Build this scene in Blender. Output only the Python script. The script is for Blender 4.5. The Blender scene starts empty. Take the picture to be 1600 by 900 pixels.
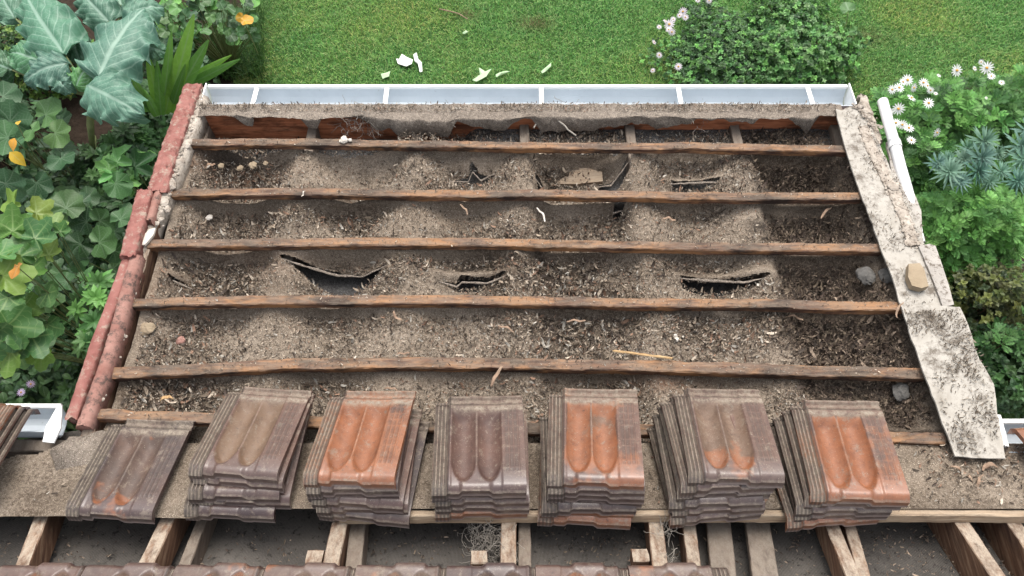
import bpy, math, random
import numpy as np
from mathutils import Matrix, Vector
random.seed(7); rng = np.random.default_rng(7)
SC = bpy.context.scene; COL = SC.collection
R = math.radians
# ------------------------------------------------------------------ camera, sky, sun, exposure
F = 1200.0; HCAM = 2.85; TAN = 1842 / F; ALPHA = math.atan(TAN); PITCH = R(8); ZOFF = 2.55
CA, SA = math.cos(ALPHA), math.sin(ALPHA); CP, SP = math.cos(PITCH), math.sin(PITCH)
def W(p):
    """roof frame (u right, v down the slope towards the gutter, n off the roof) -> world"""
    p = np.asarray(p, float); o = np.empty(p.shape)
    o[..., 0] = p[..., 0]; o[..., 1] = p[..., 1] * CP + p[..., 2] * SP
    o[..., 2] = -p[..., 1] * SP + p[..., 2] * CP + ZOFF
    return o
def ray(px, py):
    x = (px - 792) / F; y = (450 - py) / F
    return np.array([x, CA + SA * y, -SA + CA * y])
def PN(px, py, n=0.0):
    r = ray(px, py); s = (n - HCAM) / r[2]; return np.array([0, 0, HCAM]) + r * s
def PV(px, py, v):
    r = ray(px, py); s = v / r[1]; return np.array([0, 0, HCAM]) + r * s
CAMW = W([0, 0, HCAM])
def G(px, py, z=0.0):
    d = W(np.array([0, 0, HCAM]) + ray(px, py)) - CAMW; return CAMW + d * ((z - CAMW[2]) / d[2])
cam = bpy.data.cameras.new('camera'); camo = bpy.data.objects.new('camera', cam); COL.objects.link(camo)
camo.location = CAMW; camo.rotation_euler = (math.pi / 2 - (ALPHA + PITCH), 0, 0)
cam.lens = 36 * F / 1600; cam.sensor_width = 36; cam.shift_x = 0.005; cam.clip_end = 2000; cam.clip_start = 0.02
SC.camera = camo
world = bpy.data.worlds.new('World'); SC.world = world; world.use_nodes = True
wn = world.node_tree; sky = wn.nodes.new('ShaderNodeTexSky'); sky.sky_type = 'NISHITA'; sky.sun_disc = False
SUN_EL, SUN_AZ = R(60), R(6)
sky.sun_elevation = SUN_EL; sky.sun_rotation = SUN_AZ; sky.air_density = 1.6; sky.dust_density = 6.0
hs = wn.nodes.new('ShaderNodeHueSaturation'); hs.inputs['Saturation'].default_value = 0.35
wn.links.new(sky.outputs[0], hs.inputs['Color']); wn.links.new(hs.outputs[0], wn.nodes['Background'].inputs[0])
wn.nodes['Background'].inputs[1].default_value = 0.15
sun = bpy.data.lights.new('sun', 'SUN'); suno = bpy.data.objects.new('sun', sun); COL.objects.link(suno)
sun.energy = .8; sun.angle = R(38); sun.color = (1.0, 0.96, 0.9)
sd = Vector((math.sin(SUN_AZ) * math.cos(SUN_EL), math.cos(SUN_AZ) * math.cos(SUN_EL), math.sin(SUN_EL)))
suno.rotation_euler = sd.to_track_quat('Z', 'Y').to_euler()
SC.view_settings.view_transform = 'Standard'; SC.view_settings.look = 'None'
SC.view_settings.exposure = 1.0; SC.view_settings.gamma = 1; SC.view_settings.use_curve_mapping = False
SC.render.engine = 'CYCLES'; SC.cycles.max_bounces = 5; SC.cycles.diffuse_bounces = 3; SC.cycles.use_denoising = True

# ------------------------------------------------------------------ mesh helpers
def me_np(name, V, faces, attrs=None, smooth=True, mat=None):
    V = np.asarray(V, np.float32); me = bpy.data.meshes.new(name)
    if isinstance(faces, np.ndarray): fl = [faces]
    else: fl = [np.asarray(f) for f in faces if len(f)]
    me.vertices.add(len(V)); me.vertices.foreach_set('co', V.ravel())
    idx = np.concatenate([f.ravel() for f in fl]).astype(np.int32)
    tot = np.concatenate([np.full(len(f), f.shape[1]) for f in fl]).astype(np.int32)
    st = np.concatenate([[0], np.cumsum(tot)[:-1]]).astype(np.int32)
    me.loops.add(len(idx)); me.loops.foreach_set('vertex_index', idx)
    me.polygons.add(len(tot)); me.polygons.foreach_set('loop_start', st); me.polygons.foreach_set('loop_total', tot)
    me.polygons.foreach_set('use_smooth', np.full(len(tot), bool(smooth)))
    me.update(calc_edges=True)
    for k, a in (attrs or {}).items():
        a = np.asarray(a, np.float32)
        if a.ndim == 1: t = me.attributes.new(k, 'FLOAT', 'POINT'); t.data.foreach_set('value', a)
        elif a.shape[1] == 3 and k != 'tint': t = me.attributes.new(k, 'FLOAT_VECTOR', 'POINT'); t.data.foreach_set('vector', a.ravel())
        else:
            if a.shape[1] == 3: a = np.c_[a, np.ones(len(a))]
            t = me.attributes.new(k, 'FLOAT_COLOR', 'POINT'); t.data.foreach_set('color', a.astype(np.float32).ravel())
    if mat: me.materials.append(mat)
    me.validate(); return me
def tag(o, label=None, cat=None, group=None, kind=None):
    if label: o['label'] = label
    if cat: o['category'] = cat
    if group: o['group'] = group
    if kind: o['kind'] = kind
    return o
def empty(name, loc):
    o = bpy.data.objects.new(name, None); COL.objects.link(o); o.location = [float(c) for c in loc]; o.empty_display_size = .1
    return o
def obj(name, V, faces, mat, parent=None, attrs=None, smooth=True):
    """world-space vertices; the object's origin goes to the base of its own shape (or to its parent's)"""
    V = np.asarray(V, float)
    org = np.array(parent.location) if parent is not None else np.array([V[:, 0].mean(), V[:, 1].mean(), V[:, 2].min()])
    me = me_np(name, V - org, faces, attrs, smooth, mat)
    o = bpy.data.objects.new(name, me); COL.objects.link(o)
    if parent is not None: o.parent = parent
    else: o.location = org
    return o
def grid_faces(nu, nv, keep=None):
    i = np.arange(nu * nv).reshape(nu, nv)
    f = np.stack([i[:-1, :-1], i[1:, :-1], i[1:, 1:], i[:-1, 1:]], -1).reshape(-1, 4)
    return f if keep is None else f[keep.ravel()]
def h2(ix, iy, seed):
    n = (ix.astype(np.int64) * 374761393 + iy.astype(np.int64) * 668265263 + seed * 1442695041) & 0x7fffffff
    n = ((n ^ (n >> 13)) * 1274126177) & 0x7fffffff; n = n ^ (n >> 16)
    return (n & 0xffff) / 65535.0
def vn(x, y, seed=0):
    x = np.asarray(x, float); y = np.asarray(y, float); x, y = np.broadcast_arrays(x, y)
    ix = np.floor(x); iy = np.floor(y); fx = x - ix; fy = y - iy; fx = fx * fx * (3 - 2 * fx); fy = fy * fy * (3 - 2 * fy)
    a = h2(ix, iy, seed); b = h2(ix + 1, iy, seed); c = h2(ix, iy + 1, seed); d = h2(ix + 1, iy + 1, seed)
    return (a * (1 - fx) + b * fx) * (1 - fy) + (c * (1 - fx) + d * fx) * fy
def fbm(x, y, seed=0, o=4):
    s = 0; a = .5
    for k in range(o): s = s + a * (vn(x * 2 ** k, y * 2 ** k, seed + k * 7) - .5) * 2; a *= .5
    return s
def sst(x, a, b):
    t = np.clip((x - a) / (b - a), 0, 1); return t * t * (3 - 2 * t)
def inside(poly, x, y):
    poly = np.asarray(poly); r = np.zeros(np.shape(x), bool); n = len(poly)
    for i in range(n):
        x0, y0 = poly[i]; x1, y1 = poly[(i + 1) % n]
        c = ((y0 > y) != (y1 > y)) & (x < (x1 - x0) * (y - y0) / (y1 - y0 + 1e-12) + x0); r ^= c
    return r
def norm(v): v = np.asarray(v, float); return v / (np.linalg.norm(v, axis=-1, keepdims=True) + 1e-12)
def beam(p0, p1, w, h, up, segs=60, jit=.002, seed=0, ch=.004, ends=.01):
    """a sawn timber: p0-p1 is the centre of its top face; returns V, faces (world)"""
    p0 = np.array(p0, float); p1 = np.array(p1, float); ax = norm(p1 - p0); up = norm(up - ax * np.dot(up, ax)); sd_ = np.cross(ax, up)
    prof = np.array([(-w / 2 + ch, 0), (0, .0), (w / 2 - ch, 0), (w / 2, -ch), (w / 2, -h * .5), (w / 2, -h + ch), (w / 2 - ch, -h), (-w / 2 + ch, -h), (-w / 2, -h + ch), (-w / 2, -h * .5), (-w / 2, -ch)])
    k = len(prof); t = np.linspace(0, 1, segs + 1); L = np.linalg.norm(p1 - p0)
    T, J = np.meshgrid(t * L, np.arange(k), indexing='ij')
    a = prof[J, 0] + jit * 1.0 * fbm(T * 38, J * .9, seed + 31, 3) + jit * .8 * fbm(T * 9, J * .7, seed) + jit * 2 * fbm(T * 2.2, 0 * T, seed + 3)
    b = prof[J, 1] + jit * 1.2 * fbm(T * 11, J * .9 + 9, seed + 5) + jit * 2.5 * fbm(T * 1.6, 0 * T, seed + 8)
    al = T.copy(); al[0] += ends * (vn(J[0] * .9, 0, seed + 1) - .5) * 2; al[-1] += ends * (vn(J[0] * .9, 5, seed + 2) - .5) * 2
    V = p0 + al[..., None] * ax + a[..., None] * sd_ + b[..., None] * up
    i = np.arange((segs + 1) * k).reshape(segs + 1, k); j = np.roll(i, -1, axis=1)
    f = np.stack([i[:-1], i[1:], j[1:], j[:-1]], -1).reshape(-1, 4)[:, ::-1]
    caps = [np.array([i[0][::-1]]), np.array([i[-1]])]
    return V.reshape(-1, 3), [f, caps[0][:, ::-1], caps[1][:, ::-1]]
def merge(parts):
    V = []; F_ = {}; o = 0
    for v, fs in parts:
        for f in (fs if isinstance(fs, list) else [fs]):
            f = np.asarray(f); F_.setdefault(f.shape[1], []).append(f + o)
        V.append(v); o += len(v)
    return np.concatenate(V), [np.concatenate(x) for x in F_.values()]
def tube(path, rad, k=10, caps=True):
    path = np.asarray(path, float); n = len(path); rad = np.broadcast_to(rad, n)
    d = norm(np.gradient(path, axis=0)); ref = np.array([0, 0, 1.]) if abs(d[0][2]) < .9 else np.array([1., 0, 0])
    s = norm(np.cross(d, ref)); u = np.cross(s, d); th = np.arange(k) * 2 * np.pi / k
    V = path[:, None] + rad[:, None, None] * (np.cos(th)[None, :, None] * s[:, None] + np.sin(th)[None, :, None] * u[:, None])
    i = np.arange(n * k).reshape(n, k); j = np.roll(i, -1, 1)
    f = np.stack([i[:-1], i[1:], j[1:], j[:-1]], -1).reshape(-1, 4)
    return V.reshape(-1, 3), ([f, i[0:1][:, ::-1], i[-1:]] if caps else f)
def plate(poly, up, thick, jag=0.0, step=.02, seed=0):
    """a flat piece with real thickness from an outline (roof-frame points), edges broken by jag"""
    poly = np.asarray(poly, float); pts = []
    for a, b in zip(poly, np.roll(poly, -1, 0)):
        n = max(1, int(np.linalg.norm(b - a) / step))
        for q in range(n): pts.append(a + (b - a) * q / n)
    pts = np.array(pts); m = len(pts)
    pts[:, :2] += jag * np.c_[fbm(pts[:, 0] * 30, pts[:, 1] * 30, seed), fbm(pts[:, 0] * 30, pts[:, 1] * 30, seed + 4)]
    top = pts; bot = pts - np.asarray(up) * thick
    i = np.arange(m); j = (i + 1) % m
    return W(np.concatenate([top, bot])), [np.array([i]), np.array([(i + m)[::-1]]), np.stack([i + m, j + m, j, i], -1)]
def blob(c, r, seed=0, flat=1.0, n=14, amp=.35):
    th, ph = np.meshgrid(np.linspace(0, np.pi, n), np.linspace(0, 2 * np.pi, 2 * n, endpoint=False), indexing='ij')
    d = np.stack([np.sin(th) * np.cos(ph), np.sin(th) * np.sin(ph), np.cos(th)], -1)
    k = 1 + amp * fbm(d[..., 0] * 1.6 + 5 + d[..., 2] * 1.3, d[..., 1] * 1.6 + 3, seed, 3)
    V = d * k[..., None] * np.asarray(r) * np.array([1, 1, flat]) + np.asarray(c)
    i = np.arange(n * 2 * n).reshape(n, 2 * n); j = np.roll(i, -1, 1)
    return V.reshape(-1, 3), np.stack([i[:-1], i[1:], j[1:], j[:-1]], -1).reshape(-1, 4)

# ------------------------------------------------------------------ materials
class M_:
    def __init__(s, name, rough=.8, spec=.3):
        s.m = bpy.data.materials.new(name); s.m.use_nodes = True; s.t = s.m.node_tree; s.b = s.t.nodes['Principled BSDF']
        s.b.inputs['Roughness'].default_value = rough; s.b.inputs['Specular IOR Level'].default_value = spec
        s.tc = s.t.nodes.new('ShaderNodeTexCoord')
    def L(s, a, b): s.t.links.new(a, b)
    def n(s, ty, **k):
        x = s.t.nodes.new('ShaderNode' + ty)
        for q, v in k.items(): setattr(x, q, v)
        return x
    def put(s, sock, v):
        if hasattr(v, 'is_output'): s.L(v, sock)
        elif isinstance(v, tuple) and len(v) == 3 and sock.type == 'RGBA': sock.default_value = (*v, 1)
        else: sock.default_value = v
    def map(s, scale, co=None, off=None):
        x = s.n('Mapping'); x.inputs['Scale'].default_value = scale; s.L(co or s.tc.outputs['Object'], x.inputs[0])
        if off is not None: s.put(x.inputs['Location'], off)
        return x.outputs[0]
    def noise(s, scale, co=None, det=6, rough=.6, dist=0):
        x = s.n('TexNoise'); x.inputs['Scale'].default_value = scale; x.inputs['Detail'].default_value = det
        x.inputs['Roughness'].default_value = rough; x.inputs['Distortion'].default_value = dist; s.L(co or s.tc.outputs['Object'], x.inputs[0]); return x.outputs[0]
    def voro(s, scale, co=None, f='F1', out='Distance'):
        x = s.n('TexVoronoi', feature=f); x.inputs['Scale'].default_value = scale; s.L(co or s.tc.outputs['Object'], x.inputs[0]); return x.outputs[out]
    def ramp(s, v, pts):
        x = s.n('ValToRGB'); e = x.color_ramp.elements
        while len(e) < len(pts): e.new(.5)
        for q, (p, c) in zip(e, pts):
            q.position = p; q.color = (*c, 1) if isinstance(c, tuple) else (c, c, c, 1)
        s.L(v, x.inputs[0]); return x.outputs[0]
    def mix(s, f, a, b, mode='MIX'):
        x = s.n('Mix', data_type='RGBA', blend_type=mode); s.put(x.inputs[0], f); s.put(x.inputs[6], a); s.put(x.inputs[7], b); return x.outputs[2]
    def ma(s, op, a, b=0.0, c=0.0, clamp=False):
        x = s.n('Math', operation=op); x.use_clamp = clamp; s.put(x.inputs[0], a); s.put(x.inputs[1], b); s.put(x.inputs[2], c); return x.outputs[0]
    def attr(s, name, out='Fac'): x = s.n('Attribute'); x.attribute_name = name; return x.outputs[out]
    def sep(s, v): x = s.n('SeparateXYZ'); s.L(v, x.inputs[0]); return x.outputs
    def bump(s, h, st=.5, dist=.005, nrm=None):
        x = s.n('Bump'); x.inputs['Strength'].default_value = st; x.inputs['Distance'].default_value = dist; s.L(h, x.inputs['Height'])
        if nrm: s.L(nrm, x.inputs['Normal'])
        s.L(x.outputs[0], s.b.inputs['Normal']); return x.outputs[0]
    def up(s, a=.5, b=.9):
        g = s.n('NewGeometry'); z = s.sep(g.outputs['Normal'])[2]; x = s.n('MapRange'); x.inputs[1].default_value = a; x.inputs[2].default_value = b; s.L(z, x.inputs[0]); return x.outputs[0]
    def col(s, c): s.put(s.b.inputs['Base Color'], c); return s
    def rough(s, c): s.put(s.b.inputs['Roughness'], c); return s

def wood(name, dark, mid, light, dust, along='x', dusty=.6, stain=.5, orange=None):
    m = M_(name, .75, .25)
    oi = m.n('ObjectInfo'); off = m.n('CombineXYZ'); m.L(m.ma('MULTIPLY', oi.outputs['Random'], 37.0), off.inputs[0]); m.L(m.ma('MULTIPLY', oi.outputs['Random'], 11.0), off.inputs[1])
    sc_ = (2.2, 30, 30) if along == 'x' else (22, 1.2, 22)
    co = m.map(sc_, off=off.outputs[0]); co2 = m.map((1.4, 5, 5) if along == 'x' else (5, 1.4, 5), off=off.outputs[0])
    g = m.noise(2.2, co, 8, .65, .4); c = m.ramp(g, [(.3, dark), (.5, mid), (.68, light)])
    if orange: c = m.mix(m.ramp(m.noise(2.0, m.map((2.2, 9, 9), off=off.outputs[0]), 6, .7), [(.46, 0.), (.57, .9)]), c, m.mix(g, (.16, .07, .03), orange))
    c = m.mix(m.ramp(m.noise(3.1, m.map((1, 3, 3) if along == 'x' else (3, 1, 3), off=off.outputs[0]), 5, .7), [(.47, 0.), (.6, stain)]), c, (.018, .013, .012))
    d = m.ma('MULTIPLY', m.up(.5, .82), m.ramp(m.noise(7, co2, 7, .75), [(.36, dusty * .12), (.58, dusty)]))
    dc = m.mix(m.noise(190, None, 3), tuple(x * .55 for x in dust), tuple(x * 1.25 for x in dust))
    m.col(m.mix(d, c, dc))
    m.bump(m.ma('ADD', g, m.ma('MULTIPLY', m.noise(150), .5)), .7, .004); return m.m
DUST = (.25, .195, .145)
M_BAT = wood('old_batten_wood', (.035, .018, .013), (.11, .055, .035), (.27, .16, .095), (.21, .165, .125), 'x', .55, .9, (.40, .21, .095))
M_RAFT = wood('old_rafter_wood', (.06, .03, .02), (.14, .075, .045), (.26, .17, .11), (.36, .30, .235), 'y', .95, .4)
M_RAFTG = wood('grey_rafter_wood', (.09, .065, .05), (.15, .115, .09), (.22, .18, .14), (.22, .185, .15), 'y', .8, .3)
M_PALE = wood('pale_timber', (.19, .125, .08), (.33, .24, .16), (.45, .35, .25), (.34, .27, .2), 'x', .6, .25)
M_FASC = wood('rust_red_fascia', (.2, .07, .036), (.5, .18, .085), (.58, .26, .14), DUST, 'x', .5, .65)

def m_dust(name, a, b, dark, litter=True):
    m = M_(name, .95, .1)
    n1 = m.noise(3.5, None, 8, .7); n2 = m.noise(85, None, 5, .75); n3 = m.noise(260, None, 3, .7)
    c = m.mix(m.ramp(n1, [(.35, 0.), (.65, 1.)]), a, b)
    c = m.mix(m.ma('MULTIPLY', m.ramp(n2, [(.38, .9), (.56, 0.)]), m.ma('ADD', .6, m.attr('litter')) if litter else .7, clamp=True), c, dark)
    c = m.mix(m.ramp(m.noise(9, None, 6, .75), [(.42, .0), (.62, .5)]), c, tuple(x * .62 for x in a))
    c = m.mix(m.ramp(n3, [(.55, 0.), (.64, .7)]), c, tuple(min(.6, x * 1.9) for x in b))
    if litter:
        l = m.attr('litter'); c = m.mix(m.ma('MULTIPLY', l, m.ramp(m.noise(60, None, 6, .8), [(.42, 1.), (.6, .25)]), clamp=True), c, dark)
        c = m.mix(m.attr('stain'), c, (.02, .017, .016))
        c = m.mix(m.ma('MULTIPLY', m.attr('rust'), m.ramp(m.noise(30), [(.35, .9), (.65, .3)])), c, (.17, .085, .05))
    m.col(c); m.bump(m.ma('ADD', n2, n3), .8, .008); return m.m
M_SARK = m_dust('dusty_sarking', (.205, .162, .122), (.32, .265, .21), (.075, .055, .04))
M_LINING = m_dust('dusty_lining', (.07, .064, .06), (.17, .165, .16), (.025, .022, .02), False)
M_FLAP = m_dust('eave_felt', (.20, .165, .135), (.31, .265, .22), (.05, .042, .036), False)

def m_chip():
    m = M_('litter_chips', .8, .2); m.col(m.mix(m.ramp(m.noise(120), [(.3, .0), (.7, .35)]), m.attr('tint', 'Color'), (.06, .045, .035))); return m.m
M_CHIP = m_chip()
def m_felt():
    m = M_('grey_underlay_felt', .9, .15)
    w1 = m.n('TexWave', wave_type='BANDS', bands_direction='X'); w1.inputs['Scale'].default_value = 62; w1.inputs['Distortion'].default_value = 1.5
    m.L(m.tc.outputs['Object'], w1.inputs[0])
    c = m.mix(m.ramp(m.noise(3, None, 7, .7), [(.35, 0.), (.68, 1.)]), (.028, .025, .022), (.09, .08, .07))
    c = m.mix(m.ma('MULTIPLY', w1.outputs[1], .4), c, (.2, .185, .17))
    c = m.mix(m.ramp(m.noise(34, None, 5, .75), [(.56, 0.), (.66, .8)]), c, (.016, .014, .013))
    c = m.mix(m.ramp(m.noise(160, None, 3, .75), [(.62, 0.), (.7, .6)]), c, (.2, .17, .14))
    m.col(c); m.bump(m.noise(90), .5, .004); return m.m
M_FELT = m_felt()
def m_tile():
    m = M_('terracotta_glaze', .3, .4)
    oi = m.n('ObjectInfo'); c4 = m.sep(oi.outputs['Color'])       # x orange, y darkness, z dust
    off = m.n('CombineXYZ'); m.L(m.ma('MULTIPLY', oi.outputs['Random'], 19.0), off.inputs[0]); m.L(m.ma('MULTIPLY', oi.outputs['Random'], 53.0), off.inputs[1])
    co = m.map((1, 1, 1), off=off.outputs[0])
    base = m.mix(c4[1], (.10, .050, .036), (.032, .021, .022))
    base = m.mix(m.ramp(m.noise(6, co, 5, .6), [(.4, 0.), (.7, .5)]), base, (.14, .068, .046))
    om = m.ma('ADD', m.noise(4.5, co, 4, .6), m.ma('MULTIPLY', m.ma('SUBTRACT', c4[0], .5), .55))
    pan = m.attr('pan')
    oy = m.sep(m.tc.outputs['Object'])[1]; mr = m.n('MapRange'); m.L(oy, mr.inputs[0]); mr.inputs[1].default_value = .03; mr.inputs[2].default_value = .10; mr.inputs[3].default_value = 1; mr.inputs[4].default_value = 0; nz = m.ma('MULTIPLY', mr.outputs[0], m.ma('SUBTRACT', 1.0, pan))
    base = m.mix(m.ma('MULTIPLY', nz, .55), base, (.062, .038, .037))
    om = m.ma('ADD', om, m.ma('MULTIPLY', m.ma('SUBTRACT', pan, .68), m.ma('MULTIPLY', c4[0], .24)))
    om = m.ma('ADD', om, m.ma('MULTIPLY', m.ma('SUBTRACT', .2, oy), m.ma('MULTIPLY', c4[0], .55)))
    base = m.mix(m.ma('MULTIPLY', pan, m.ma('MULTIPLY', oi.outputs['Alpha'], .9)), base, m.mix(m.noise(12, co), (.115, .065, .038), (.16, .105, .068)))
    c = m.mix(m.ramp(om, [(.55, 0.), (.60, .8), (.72, 1.)]), base, m.mix(m.noise(25, co, 5, .7), (.11, .042, .022), (.29, .10, .038)))
    dust = m.attr('dust'); dn = m.ramp(m.noise(38, co, 7, .85), [(.4, .15), (.56, 1.)])
    dd = m.ma('MULTIPLY', m.ma('MAXIMUM', dust, m.ma('MULTIPLY', c4[2], .8)), dn, clamp=True)
    dd = m.ma('MULTIPLY', dd, m.up(.2, .7))
    dc = m.mix(m.noise(140, co, 4, .7), (.085, .066, .05), (.40, .34, .27))
    c = m.mix(m.ramp(m.noise(24, co, 7, .85), [(.55, 0.), (.61, .6)]), c, (.19, .155, .12))
    c = m.mix(dd, c, dc)
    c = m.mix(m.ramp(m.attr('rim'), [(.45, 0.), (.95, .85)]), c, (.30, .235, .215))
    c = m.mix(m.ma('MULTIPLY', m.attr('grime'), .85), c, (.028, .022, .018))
    sp = m.ramp(m.noise(300, co, 2, .5), [(.70, 0.), (.735, .8)]); c = m.mix(sp, c, (.42, .38, .3))
    c = m.mix(m.ramp(m.noise(70, co, 5, .8), [(.56, 0.), (.7, .75)]), c, (.03, .022, .02))
    c = m.mix(m.ramp(m.noise(11, co, 6, .75), [(.5, 0.), (.72, .6)]), c, m.mix(1.0, c, (.42, .36, .36), 'MULTIPLY'))
    m.col(c)
    m.rough(m.ma('ADD', m.ma('MULTIPLY', dd, .6), m.ma('ADD', m.ma('SUBTRACT', .33, m.ma('MULTIPLY', nz, .16)), m.ma('MULTIPLY', m.noise(30, co, 6, .8), .5)), clamp=True))
    m.bump(m.noise(140, co, 5, .7), .35, .002); m.put(m.b.inputs['Coat Weight'], m.ma('MULTIPLY', m.ma('SUBTRACT', nz, dd, clamp=True), .6)); m.b.inputs['Coat Roughness'].default_value = .3; return m.m
M_TILE = m_tile()
def m_simple(name, a, b, sc_=6, rough=.6, spec=.4, dirt=None, dsc=40, dlo=.55, dhi=.68, bump=.3, metal=0):
    m = M_(name, rough, spec); c = m.mix(m.ramp(m.noise(sc_, None, 6, .65), [(.3, 0.), (.7, 1.)]), a, b)
    if dirt: c = m.mix(m.ramp(m.noise(dsc, None, 6, .78), [(dlo, 0.), (dhi, .95)]), c, dirt)
    m.col(c); m.b.inputs['Metallic'].default_value = metal
    if bump: m.bump(m.noise(dsc * 1.5, None, 6, .7), bump, .004)
    return m.m
M_GUT = m_simple('painted_gutter', (.47, .52, .56), (.56, .61, .65), 5, .35, .5, (.2, .19, .17), 30, .62, .8, .1)
M_WHT = m_simple('white_gutter_lip', (.76, .76, .75), (.82, .82, .8), 5, .35, .5, (.3, .28, .24), 30, .66, .8, .1)
M_PVC = m_simple('white_pipe_plastic', (.68, .68, .67), (.76, .76, .76), 4, .35, .5, (.25, .22, .18), 14, .64, .8, .05)
M_CEM = m_simple('lichen_cement_sheet', (.27, .245, .21), (.52, .495, .45), 9, .88, .15, (.12, .10, .08), 9, .46, .62, .7)
M_CEMG = m_simple('grey_cement_sheet', (.24, .22, .2), (.42, .39, .35), 9, .9, .2, (.1, .08, .062), 34, .5, .62, .6)
M_MORT = m_simple('old_mortar', (.24, .2, .165), (.48, .43, .37), 18, .95, .1, (.1, .075, .055), 42, .52, .64, 1.0)
M_RED = m_simple('flaking_red_paint', (.17, .062, .052), (.29, .135, .115), 11, .85, .15, (.30, .23, .185), 26, .52, .64, 1.0)
M_PINK = m_simple('worn_pink_barge', (.34, .2, .165), (.2, .09, .072), 9, .85, .15, (.085, .06, .052), 24, .5, .62, .9)
M_SOIL = m_simple('garden_soil', (.022, .015, .011), (.05, .036, .026), 12, .95, .1, (.01, .008, .006), 30, .5, .7, 1.0)
M_TAN = m_simple('tan_brick_piece', (.24, .185, .125), (.31, .25, .175), 14, .9, .1, (.2, .14, .08), 60, .6, .75, .6)
M_STONE = m_simple('grey_stone', (.08, .075, .07), (.15, .145, .135), 14, .9, .1, (.08, .07, .06), 60, .55, .75, .8)
M_WALL = m_simple('cream_wall', (.42, .38, .3), (.46, .42, .34), 4, .8, .2)
M_BONE = m_simple('white_flake', (.5, .45, .39), (.62, .58, .52), 14, .8, .1, (.4, .32, .25), 60, .62, .75, .6)
M_BARK = m_simple('bark_strip', (.2, .125, .085), (.34, .25, .18), 30, .8, .2, (.12, .07, .045), 60, .55, .7, .5)
M_WEB = m_simple('frayed_fibre', (.2, .18, .155), (.34, .31, .27), 30, .9, .1)
M_BARE = m_simple('fresh_split_wood', (.34, .21, .1), (.46, .32, .17), 20, .75, .2, (.3, .15, .06), 50, .6, .75, .4)
def m_leaf(name, vein=.3, veincol=(.3, .4, .28), nveins=7, slope=2.2, rough=.5, trans=.2, net=0):
    m = M_(name, rough, .35)
    t = m.attr('tint', 'Color'); lt = m.sep(m.attr('lt', 'Vector')); a = m.ma('ABSOLUTE', lt[1])
    mid = m.ramp(a, [(.03, 1.), (.09, 0.)])
    fr = m.ma('FRACT', m.ma('SUBTRACT', m.ma('MULTIPLY', lt[0], nveins), m.ma('MULTIPLY', a, slope)))
    side = m.ramp(m.ma('ABSOLUTE', m.ma('SUBTRACT', fr, .5)), [(.0, .75), (.09, 0.)])
    c = m.mix(m.ramp(m.noise(28, None, 4, .6), [(.3, .0), (.75, .45)]), t, m.mix(1.0, t, (.45, .5, .45), 'MULTIPLY'))
    c = m.mix(m.ma('MULTIPLY', m.ma('MAXIMUM', mid, side), vein), c, veincol)
    if net:
        vv = m.n('TexVoronoi', feature='DISTANCE_TO_EDGE'); vv.inputs['Scale'].default_value = 1.0; mp = m.map((16, 6, 1), m.attr('lt', 'Vector')); m.L(mp, vv.inputs[0])
        c = m.mix(m.ramp(vv.outputs['Distance'], [(.0, net), (.10, 0.)]), c, veincol)
    m.col(c)
    tr = m.n('BsdfTranslucent'); m.L(c, tr.inputs[0]); ms = m.n('MixShader'); ms.inputs[0].default_value = trans
    m.L(m.b.outputs[0], ms.inputs[1]); m.L(tr.outputs[0], ms.inputs[2]); m.L(ms.outputs[0], m.t.nodes['Material Output'].inputs[0])
    return m.m
M_LEAF = m_leaf('leaf', .25)
M_KALE = m_leaf('kale_leaf', .6, (.30, .42, .34), 8, 3.0, .5, .1, .16)
M_VINE = m_leaf('vine_leaf', .35, (.3, .4, .16), 5, 2.0, .45, .25)
M_PET = m_leaf('petal', 0.0, trans=.25, rough=.6)

# ------------------------------------------------------------------ setting
def sheet(name, x0, x1, y0, y1, z, mat):
    o = obj(name, [(x0, y0, z), (x1, y0, z), (x1, y1, z), (x0, y1, z)], np.array([[0, 1, 2, 3]]), mat); return tag(o, kind='structure')
def m_lawn():
    m = M_('lawn_green', .9, .1); c = m.mix(m.ramp(m.noise(1.3, None, 5, .6), [(.35, 0.), (.65, 1.)]), (.045, .12, .03), (.10, .17, .045))
    c = m.mix(m.ramp(m.noise(45, None, 6, .8), [(.4, .8), (.62, 0.)]), c, (.014, .04, .01)); m.col(c); m.bump(m.noise(60), 1, .02); return m.m
M_LAWN = m_lawn()
LX = G(385, 60)[0]
sheet('ground', -150, 150, -150, 150, 0, M_SOIL)
sheet('lawn', LX, 14, 2.2, 30, .004, M_LAWN)
RBX, RBY = G(1400, 150)[0], G(1500, 135)[1]
sheet('garden_bed', RBX, 9, -2, RBY, .008, M_SOIL)

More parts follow.
